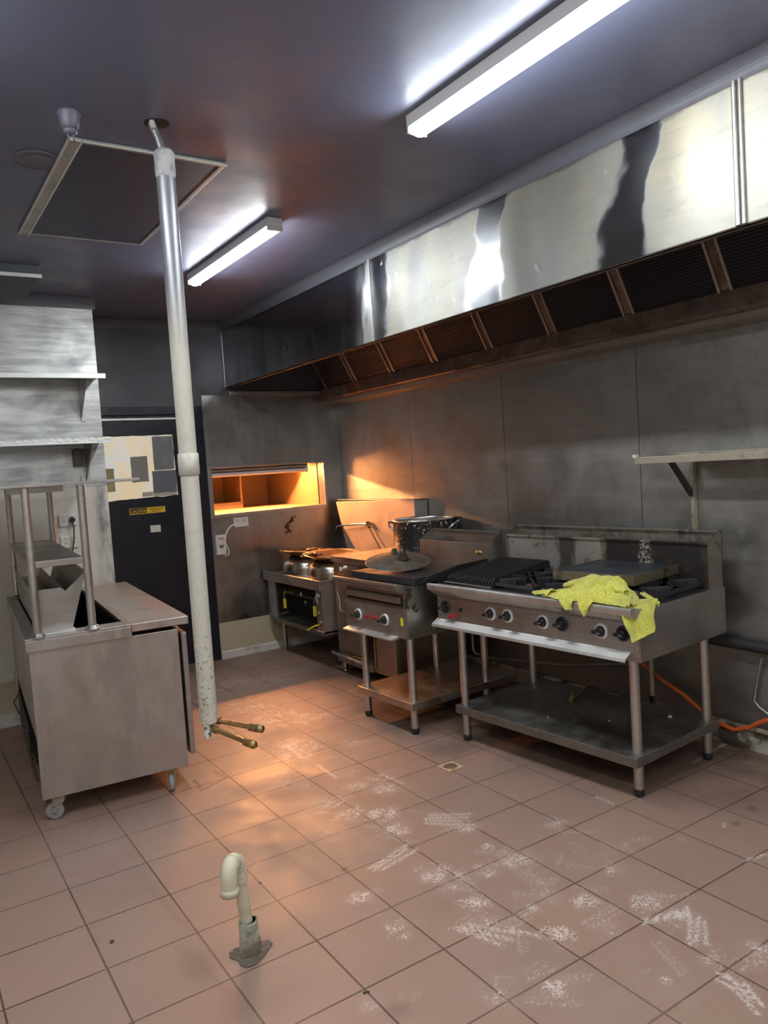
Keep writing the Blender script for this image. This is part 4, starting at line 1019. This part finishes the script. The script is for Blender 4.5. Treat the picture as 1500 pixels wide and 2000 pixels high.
for v_ in (.375,.300):
    lab(MB().cyl((-.008,v_,.656),(-.022,v_,.656),.011).cyl((-.022,v_,.656),(-.032,v_,.656),.008).build('igniter_button', M_RED, gd),'red igniter button')
lab(MB().box((-.0095,.030,.640),(-.008,.052,.685)).build('sticker', simple('fluoro_yellow', (.80,.80,.03), .4), gd),'small bright yellow sticker')
sc_ = MB()
for v_, z_ in ((.01,.81),(.01,.71),(.01,.575),(GW-.01,.81),(GW-.01,.72),(GW-.01,.60),(.42,.728),(.17,.728)): sc_.cyl((-.0085,v_,z_),(-.011,v_,z_),.004,seg=10)
for i in range(6): sc_.cyl((-.0085,.105,.60+i*.012),(-.0095,.105,.60+i*.012),.002,seg=6)
sc_.build('screws', M_CHROME, gd)
# griddle plate with raised sides
gp = MB()
gp.box((.075,.010,.866),(.66,GW+.03,.905))
gp.prism([(.10,.868),(.66,.868),(.66,.955),(.42,.945),(.18,.906)], 1, -.002, .012)
gp.prism([(.30,.868),(.66,.868),(.66,.950)], 1, GW+.015, GW+.03)
gp.build('griddle_plate', simple('griddle_plate_black', (.03,.03,.034), .4, .3, rvar=.1, layers=[(5,.5,.66,(.10,.085,.07),.7)], bump=(30,.0015)), gd, .002)
gs = MB().box((.66,.0,.862),(.675,GW+.03,1.045)).build('splashback', M_STEELW, gd, .002)
lab(MB().lathe([(0,.004),(.03,.003),(.032,0)], (0,0,0), 24, Matrix.Translation((.6595,.075,.985)) @ Matrix.Rotation(-PI/2,4,'Y') @ Matrix.Scale(.45,4,(1,0,0))).build('badge', M_BRASS, gs), 'oval brass badge')
MB().box((.79,.0,.862),(.797,GW+.03,1.112)).box((.77,.0,1.104),(.797,GW+.03,1.112)).build('flue_back', M_STEELW, gd)
MB().sheet([(.675,.005,1.03),(.675,GW+.025,1.03),(.79,GW+.025,.985),(.79,.005,.985)],.002).build('flue_floor', M_DARKM, gd)
for v_ in (-.002, GW+.028): MB().prism([(.66,.862),(.797,.862),(.797,1.112),(.775,1.112),(.66,1.045)], 1, v_, v_+.004).build('flue_cheek', M_STEELW, gd)
for i, (u_, v_) in enumerate(((.020,.012),(.60,.012),(.020,.485),(.60,.485))):
    L_ = MB().tube([(u_,v_,.028),(u_,v_,.562)], .0225, 22).build('leg', M_LEG, gd)
    MB().lathe([(0,0),(.018,0),(.021,.006),(.023,.012),(.023,.036),(.020,.040)], (u_,v_,0), 20).build('foot', M_RUBBER, L_)
MB().box((-.025,-.030,.150),(.83,.530,.195)).build('undershelf', steel('griddle_shelf_steel', col=(.50,.42,.36), rough=.36, grime=.6, gcol=(.10,.07,.05), brush=(3,40,3), glo=.5, ghi=.72, gscale=2.5), gd, .003)
# round lid with two block handles
ld = thing('round_lid', 'rusty round steel lid with two black wedge handles lying on the griddle', 'lid', (1.340,.895,.917), .1); ld.scale = (.93,.93,1)
M_LID = simple('rusty_lid_metal', (.27,.235,.19), .42, .75, layers=[(9,.45,.65,(.15,.10,.07),.7,.3),(14,.58,.68,(.42,.26,.20),.7,.4)], rvar=.1)
tl = Matrix.Rotation(math.radians(9),4,Vector((.83,-.56,0)))
MB().lathe([(0,.030),(.06,.028),(.14,.020),(.19,.012),(.215,.003),(.228,.004),(.230,.001),(.222,-.002),(.19,.006),(.10,.020),(0,.026)], (0,0,.0), 56, Matrix.Translation((0,0,.036)) @ tl).build('lid_disc', M_LID, ld)
M_HND = simple('charred_handle', (.035,.025,.02), .6, bump=(50,.002))
for (x_, y_, z_, r_, s_) in ((-.015,-.075,.052,.3,1.05),(.035,.075,.068,-.4,.95)):
    mt = Matrix.Translation((x_,y_,z_)) @ Matrix.Rotation(r_,4,'Z') @ Matrix.Scale(s_,4)
    vs = [mt @ Vector(p) for p in ((-.022,-.036,0),(.022,-.036,0),(.022,.036,0),(-.022,.036,0),(-.015,-.012,.048),(.015,-.012,.048),(.015,.012,.048),(-.015,.012,.048))]
    MB().add(vs, [(0,3,2,1),(4,5,6,7),(0,1,5,4),(1,2,6,5),(2,3,7,6),(3,0,4,7)]).build('handle', M_HND, ld, .003)

# ------------------------------------------------------------------ steamer cabinet between griddle and wok bench
cb_ = thing('boiler_cabinet', 'stainless boiling cabinet with thin pipes on its front left of the griddle stove', 'cabinet', (1.47,1.18,0))
DW = .80
MB().box((0,.46,.09),(.60,DW,.862)).box((0,0,.09),(.012,.28,.862)).box((.012,.0,.09),(.60,.012,.862)).box((.012,.012,.42),(.60,.46,.862)).box((.25,.012,.09),(.60,.46,.42)).build('body', steel('cabinet_brown_steel', col=(.46,.36,.29), rough=.35, grime=.4, gcol=(.16,.10,.07), brush=(3,3,40)), cb_, .003)
MB().box((-.010,-.01,.862),(.62,DW+.012,.905)).build('cabinet_top', steel('cabinet_top_steel', col=(.55,.47,.42), rough=.36, grime=.45, gcol=(.25,.18,.13), brush=(3,30,3)), cb_, .002)
MB().box((.004,.005,.10),(.012,.275,.40)).build('access_door', M_STEELW, cb_)
hg = MB().cyl((-.006,.265,.12),(-.006,.265,.40),.006,seg=8); hg.build('door_hinge', M_BRASS, cb_)
MB().box((-.01,.30,.085),(.55,DW+.01,.125)).build('base_frame', M_DIRTY, cb_, .002)
for (u_, v_) in ((.03,DW-.03),(.03,.03),(.56,DW-.03),(.56,.03)):
    L_ = MB().tube([(u_,v_,.04),(u_,v_,.09)], .022, 18).build('leg', M_LEG, cb_)
    MB().lathe([(0,0),(.015,0),(.017,.008),(.012,.014),(.012,.022),(.020,.026),(.020,.042)], (u_,v_,0), 18).build('foot', M_CHROME, L_)
ga = MB().cyl((0,.655,.815),(-.020,.655,.815),.028,seg=24); gao = ga.build('dial_gauge', M_CHROME, cb_)
MB().cyl((-.0205,.655,.815),(-.022,.655,.815),.020,seg=24).build('dial_face', M_WHITEP, gao)
MB().tube([(-.012,.735,.66),(-.018,.735,.62),(-.018,.725,.60),(-.018,.712,.57),(-.018,.712,.50),(-.018,.69,.485),(-.018,.66,.485)], .0055, 8).build('thin_pipe', M_STEEL, cb_)
MB().cyl((-.018,.69,.485),(-.018,.64,.485),.009,seg=8).cyl((-.012,.735,.655),(-.022,.735,.655),.010,seg=10).build('pipe_fitting', M_BRASS, cb_)
MB().tube([(-.03,DW+.05,.150),(-.035,DW-.05,.145),(-.035,.50,.140),(-.03,.36,.135)], .014, 12).build('drain_pipe', M_GALV, cb_)
MB().tube([(-.02,.70,.165),(-.025,.60,.155),(-.022,.50,.168),(-.02,.40,.16)], .006, 8).build('copper_line', M_BRASS, cb_)
MB().tube([(-.008,.43,.13),(-.008,.43,.34)], .012, 12).build('valve_stem', M_STEEL, cb_)
kn = MB()
for i in range(5): kn.cyl((-.006,.62-.012*(i%2),.44-.035*i*.9),(-.018,.62-.012*(i%2),.44-.035*i*.9),.006,seg=8)
kn.build('pipe_unions', M_BRASS, cb_)
# leaning splash panel behind wok bench and cabinet
t = NT('copper_toned_panel_steel')
c = t.mix(t.ramp(t.noise(2, 5, .6), .35, .65), rgba((.62,.48,.38)), rgba((.55,.42,.34)))
t.put(t.b.inputs['Base Color'], c); t.b.inputs['Metallic'].default_value = .55; t.put(t.b.inputs['Roughness'], t.ramp(t.noise(6, 4), .3, .7, .42, .58))
sp_ = thing('splash_panel', 'tall stainless splash panel standing against the wall behind the boiling cabinet and woks', 'splash panel', (2.1,2.3,0))
MB().prism([(.455,.62),(-.553,.62),(-.553,1.288),(.685,1.264)], 0, 0, .012).build('panel_face', t.m, sp_, .002)
MB().box((.012,-.553,.62),(.128,-.547,1.286)).box((.012,-.553,1.280),(.128,.67,1.286)).build('panel_return', M_STEEL, sp_)
# faucet on the panel
fa = thing('wall_faucet', 'thin swivel filling tap with a bent spout on the splash panel', 'tap', (2.085,2.40,1.08))
MB().tube([(-.02,0,0),(-.03,.12,-.004),(-.04,.30,-.016),(-.045,.44,-.028),(-.045,.485,-.040),(-.045,.50,-.062)], .0085, 12).build('spout', M_CHROME, fa)
MB().lathe([(0,-.022),(.018,-.022),(.020,-.012),(.014,0),(.020,.012),(.018,.022),(0,.022)], (-.02,0,0), 16).cyl((-.02,0,0),(.015,0,0),.012).build('tap_body', simple('tarnished_tap', (.20,.15,.10), .35, .9), fa)
MB().box((-.05,-.028,-.018),(-.01,-.012,.004)).cyl((-.02,-.02,-.01),(-.02,-.045,-.03),.007,seg=8).build('tap_handle', M_BRASS, fa)
MB().tube([(-.015,0,-.02),(-.02,-.09,-.11),(-.025,-.185,-.205)], .0075, 10).build('feed_pipe', simple('dull_pipe', (.25,.18,.13), .4, .8), fa)

# big pot
t = NT('spattered_black_enamel')
c = t.mix(t.ramp(t.noise(6, 5, .6), .4, .7), rgba((.012,.013,.015)), rgba((.030,.024,.022)))
X = t.xyz()
c = t.mix(t.math('MULTIPLY', t.ramp(X[2], .16, .22), t.ramp(t.noise(8, 4, off=4), .45, .6, 0, .5)), c, rgba((.08,.03,.03)))
c = t.mix(t.ramp(t.noise(48, 4, .6, .4, off=2), .61, .65), c, rgba((.70,.68,.66)))
c = t.mix(t.math('MULTIPLY', t.ramp(t.noise(80, 5, .7, off=5), .56, .62), t.ramp(X[2], .0, .06, 1, 0)), c, rgba((.40,.38,.36)))
t.put(t.b.inputs['Base Color'], c); t.b.inputs['Roughness'].default_value = .35
pot = thing('stock_pot', 'large round black pot with white spatters and shiny rim on the boiling cabinet', 'pot', (1.995,1.495,.906))
R = .228
MB().lathe([(0,.0),(R-.02,.0),(R-.005,.008),(R,.025),(R,.235),(R+.001,.245)], (0,0,0), 64).build('pot_body', t.m, pot)
MB().lathe([(R-.012,.245),(R-.014,.02),(R-.04,.012),(0,.012)], (0,0,0), 64).build('pot_inside', simple('pot_inside_aluminium', (.35,.34,.33), .4, .9), pot)
MB().lathe([(R-.014,.240),(R-.014,.250),(R+.004,.256),(R+.012,.252),(R+.012,.246),(R,.240)], (0,0,0), 64).build('rim', simple('pot_rim_aluminium', (.78,.78,.77), .25, 1), pot)
for ang in (math.radians(-62), math.radians(118)):
    ax = Vector((math.cos(ang), math.sin(ang), 0)); ay = Vector((-ax.y, ax.x, 0)); z_ = Vector((0,0,1))
    MB().tube([ax*R-ay*.06+z_*.170, ax*(R+.035)-ay*.055+z_*.200, ax*(R+.055)-ay*.03+z_*.222, ax*(R+.06)+z_*.228, ax*(R+.055)+ay*.03+z_*.222, ax*(R+.035)+ay*.055+z_*.200, ax*R+ay*.06+z_*.170], .0085, 12).build('handle', simple('pot_handle_metal', (.45,.45,.46), .3, .9), pot)

# ------------------------------------------------------------------ wok bench
wk = thing('wok_bench', 'low stainless wok burner bench with gas taps in the far corner', 'wok stove', (1.36,2.02,0))
BL = 1.02
MB().box((.0,.0,.655),(.72,BL,.695)).build('bench_top', M_STEELW, wk, .002)
MB().box((-.012,-.01,.64),(.020,BL,.718)).box((.02,.0,.695),(.72,.015,.712)).build('rim', M_STEELW, wk, .003)
MB().box((.01,.0,.30),(.70,.012,.655)).box((.01,.012,.30),(.03,.10,.655)).build('near_end_panel', M_STEELW, wk, .002)
MB().box((.02,BL-.16,.31),(.04,BL-.02,.655)).cyl((.015,BL-.14,.32),(.015,BL-.14,.65),.012).cyl((.015,BL-.10,.32),(.015,BL-.10,.65),.012).build('far_end_post', M_STEELW, wk, .002)
MB().box((.20,.012,.30),(.21,BL-.02,.655)).build('inner_back', M_DARKM, wk)
MB().box((.005,.0,.285),(.68,BL-.05,.318)).build('undershelf', M_SHELF, wk, .003)
for (u_, v_) in ((.13,BL-.06),(.62,BL-.06),(.62,.05)):
    L_ = MB().tube([(u_,v_,.03),(u_,v_,.285)], .020, 16).build('leg', M_LEG, wk)
    MB().lathe([(0,0),(.016,0),(.019,.01),(.019,.03)], (u_,v_,0), 16).build('foot', M_CHROME, L_)
for i, v_ in enumerate((.72,.18)):
    tpv = MB().cyl((.06,v_,.55),(.17,v_,.55),.016,seg=10).cyl((.045,v_,.55),(.06,v_,.55),.022,seg=6).cyl((.08,v_-.08,.545),(.08,v_+.04,.545),.012,seg=10)
    T_ = tpv.build('gas_tap', M_BRASS, wk)
    MB().box((.035,v_-.006,.43),(.042,v_+.012,.54)).build('lever', M_STEEL, T_)
    MB().box((.030,v_-.010,.415),(.046,v_+.016,.495)).build('yellow_sleeve', M_YELLOWT, T_)
MB().tube([(.10,.05,.535),(.10,.90,.535)], .014, 10).build('gas_manifold', simple('black_pipe', (.05,.05,.045), .4, .5), wk)
MB().cyl((.075,.45,.56),(.06,.45,.56),.02).cyl((.075,.38,.50),(.06,.38,.50),.014).build('pilot_valves', M_CHROME, wk)
mv = MB().tube([(-.02,.01,.62),(-.03,.01,.58),(-.02,.01,.55)],.012,10).cyl((-.035,.0,.47),(-.02,.0,.47),.016).cyl((-.03,.01,.60),(-.01,.01,.60),.022,seg=12).cyl((-.035,-.01,.395),(-.015,-.01,.395),.018,seg=8)
mv.build('corner_valves', M_GALV, wk)
lab(MB().tube([(-.03,-.01,.385),(-.05,.04,.37),(-.07,.12,.33)],.006,8).build('lever', M_YELLOWT, wk),'yellow handled lever')
M_DOME = steel('wok_ring_steel', col=(.55,.50,.42), rough=.22, grime=.4, gcol=(.14,.08,.04), brush=(3,3,30))
M_WOK = simple('heat_stained_wok', (.55,.33,.17), .33, .9, layers=[(7,.5,.65,(.16,.08,.04),.8,.3)], rvar=.12)
def wokset(u_, v_, lb1, lb2, tilt):
    Rg = thing('wok_ring', lb1, 'wok ring', (1.36+u_, 2.02+v_, .695))
    MB().lathe([(.205,0),(.205,.055),(.200,.085),(.185,.110),(.160,.128),(.150,.132),(.150,.120),(.19,.05),(.195,0)], (0,0,0), 48).build('ring_body', M_DOME, Rg)
    MB().lathe([(.150,.130),(.140,.150),(.135,.150),(.140,.125)], (0,0,0), 48).build('ring_neck', M_DARKM, Rg)
    Wk = thing('wok', lb2, 'wok', (1.36+u_, 2.02+v_, .845))
    mt = Matrix.Rotation(tilt[0],4,'X') @ Matrix.Rotation(tilt[1],4,'Y')
    mt = Matrix.Translation((0,0,.012)) @ mt
    MB().lathe([(0,-.035),(.08,-.028),(.14,-.006),(.18,.012),(.228,.030),(.233,.034),(.230,.038),(.20,.030),(.14,.002),(.08,-.020),(0,-.028)], (0,0,0), 56, mt).build('pan', M_WOK, Wk)
    return Wk
w1 = wokset(.260,.700,'farther polished steel wok ring on the low bench','farther heat stained wok resting on its ring by the back wall',(.0,.06))
w2 = wokset(.250,.222,'nearer polished steel wok ring on the low bench','nearer heat stained wok beside the boiling cabinet',(.05,.0))
for W_k, m_, k_ in ((w1,(-.02,-.15,.062),0),(w2,(-.13,.10,.055),1)):
    b = MB()
    for i in range(16):
        r = random.uniform(.02,.045); a = random.uniform(0,6.28); d = random.uniform(0,.07)
        c_ = (m_[0]+d*math.cos(a)*1.3, m_[1]+d*math.sin(a), m_[2]-.010+random.uniform(-.01,.01))
        b.lathe([(0,r*.35),(r*.6,r*.28),(r,0),(r*.6,-r*.2),(0,-r*.25)], c_, 9)
    o = b.build('burnt_residue', simple('burnt_residue_brown', (.14,.055,.03), .45, .3, bump=(30,.01)), W_k)
    o['label'] = 'crusty burnt residue on the wok edge'
# ------------------------------------------------------------------ bracket shelf on right wall
bs = thing('bracket_shelf', 'narrow beige steel rail shelf on a bracket high on the right wall', 'shelf', (XR-.004,-.65,0))
M_BRK = simple('beige_painted_steel', (.46,.41,.33), .4, .4, layers=[(8,.5,.7,(.26,.20,.12),.7),(60,.66,.7,(.04,.03,.03),.9)])
MB().box((-.26,-2.2,1.495),(-.235,.178,1.531)).build('front_rail', M_BRK, bs, .002)
MB().box((-.235,-2.2,1.500),(-.02,-.0,1.508)).build('shelf_plate', M_BRK, bs)
MB().box((-.02,-2.2,1.505),(-.001,.10,1.540)).build('back_rail', M_BRK, bs, .002)
lab(MB().box((-.262,.165,1.528),(-.230,.186,1.546)).build('end_cap', M_WHITEP, bs, .003),'white end cap')
MB().box((-.008,-.016,1.13),(-.001,.018,1.50)).box((-.03,-.016,1.13),(-.008,-.012,1.50)).build('wall_upright', M_BRK, bs)
MB().add([(-.20,-.012,1.495),(-.17,-.012,1.495),(-.17,.012,1.495),(-.20,.012,1.495),(-.03,-.012,1.305),(-.008,-.012,1.32),(-.008,.012,1.32),(-.03,.012,1.305)], [(0,1,2,3),(7,6,5,4),(0,4,5,1),(1,5,6,2),(2,6,7,3),(3,7,4,0)]).build('diagonal_brace', simple('dark_brace', (.10,.085,.08), .45, .5), bs)
sc_ = MB()
for z_ in (1.46,1.20,1.31): sc_.cyl((-.008,.0,z_),(-.016,.0,z_),.010,seg=8)
sc_.build('bolts', M_DIRTY, bs)
# ------------------------------------------------------------------ pipes, hose low on the right wall
pz = MB().tube([(2.19,YF+.1,.53),(2.19,-.70,.555),(2.19,-.60,.555)], .030, 16)
tag(pz.build('gas_pipe', simple('black_greasy_pipe', (.03,.03,.032), .45, layers=[(9,.5,.7,(.10,.06,.03),.6)])), 'thick black greasy pipe running along the right wall behind the range', 'pipe')
hz_ = MB().tube([(2.12,-.25,.40),(2.14,-.34,.355),(2.16,-.45,.28),(2.17,-.58,.22),(2.15,-.70,.165),(2.14,-.80,.128),(2.13,-.90,.118),(2.13,-.98,.15),(2.13,-1.06,.205),(2.14,-1.3,.30),(2.15,-1.6,.34)], .0115, 12)
tag(hz_.build('orange_hose', simple('orange_rubber', (.62,.12,.025), .4, layers=[(20,.5,.7,(.35,.08,.03),.6)])), 'orange gas hose sagging along the right wall behind the range', 'hose')
tp_ = MB().tube([(2.205,-1.015,.50),(2.205,-.99,.40),(2.205,-.965,.27),(2.205,-.99,.24),(2.205,-1.10,.18)], .007, 10)
tag(tp_.build('thin_conduit', M_GALV), 'thin bent grey conduit on the right wall at the right edge', 'conduit')
dp = thing('down_pipe', 'short capped vertical pipe hanging down behind the range', 'pipe', (2.10,-.43,0))
MB().tube([(0,0,.20),(0,0,.66)], .014, 12).build('pipe_body', simple('stained_pipe', (.42,.38,.28), .5, .5, layers=[(14,.5,.65,(.15,.12,.07),.7)]), dp)
MB().cyl((0,0,.15),(0,0,.20),.011,seg=10).build('pipe_cap', M_BLACKP, dp)
pj_ = MB().tube([(2.195,YF+.2,.105),(2.195,-1.6,.115),(2.19,-.70,.125)], .013, 10)
tag(pj_.build('skirting_pipe', simple('beige_grimy_pipe', (.45,.38,.25), .5, layers=[(8,.45,.6,(.08,.05,.03),.9)])), 'grimy beige pipe lying on the broken skirting at the right wall', 'pipe')
rp = thing('regulator_pipework', 'dark gas pipes and valve in the gap between griddle stove and range', 'pipes', (2.1,1.12,0))
MB().tube([(0,0,.75),(0,0,.36),(0,0,.20),(0,-.03,.17),(0,-.20,.17),(0,-.9,.25),(0,-1.45,.36)], .010, 10).build('pipe_run', M_GALV, rp)
MB().cyl((0,0,.50),(0,0,.40),.022,seg=10).cyl((0,-.05,.46),(0,.04,.46),.018,seg=10).build('valve', M_BRASS, rp)
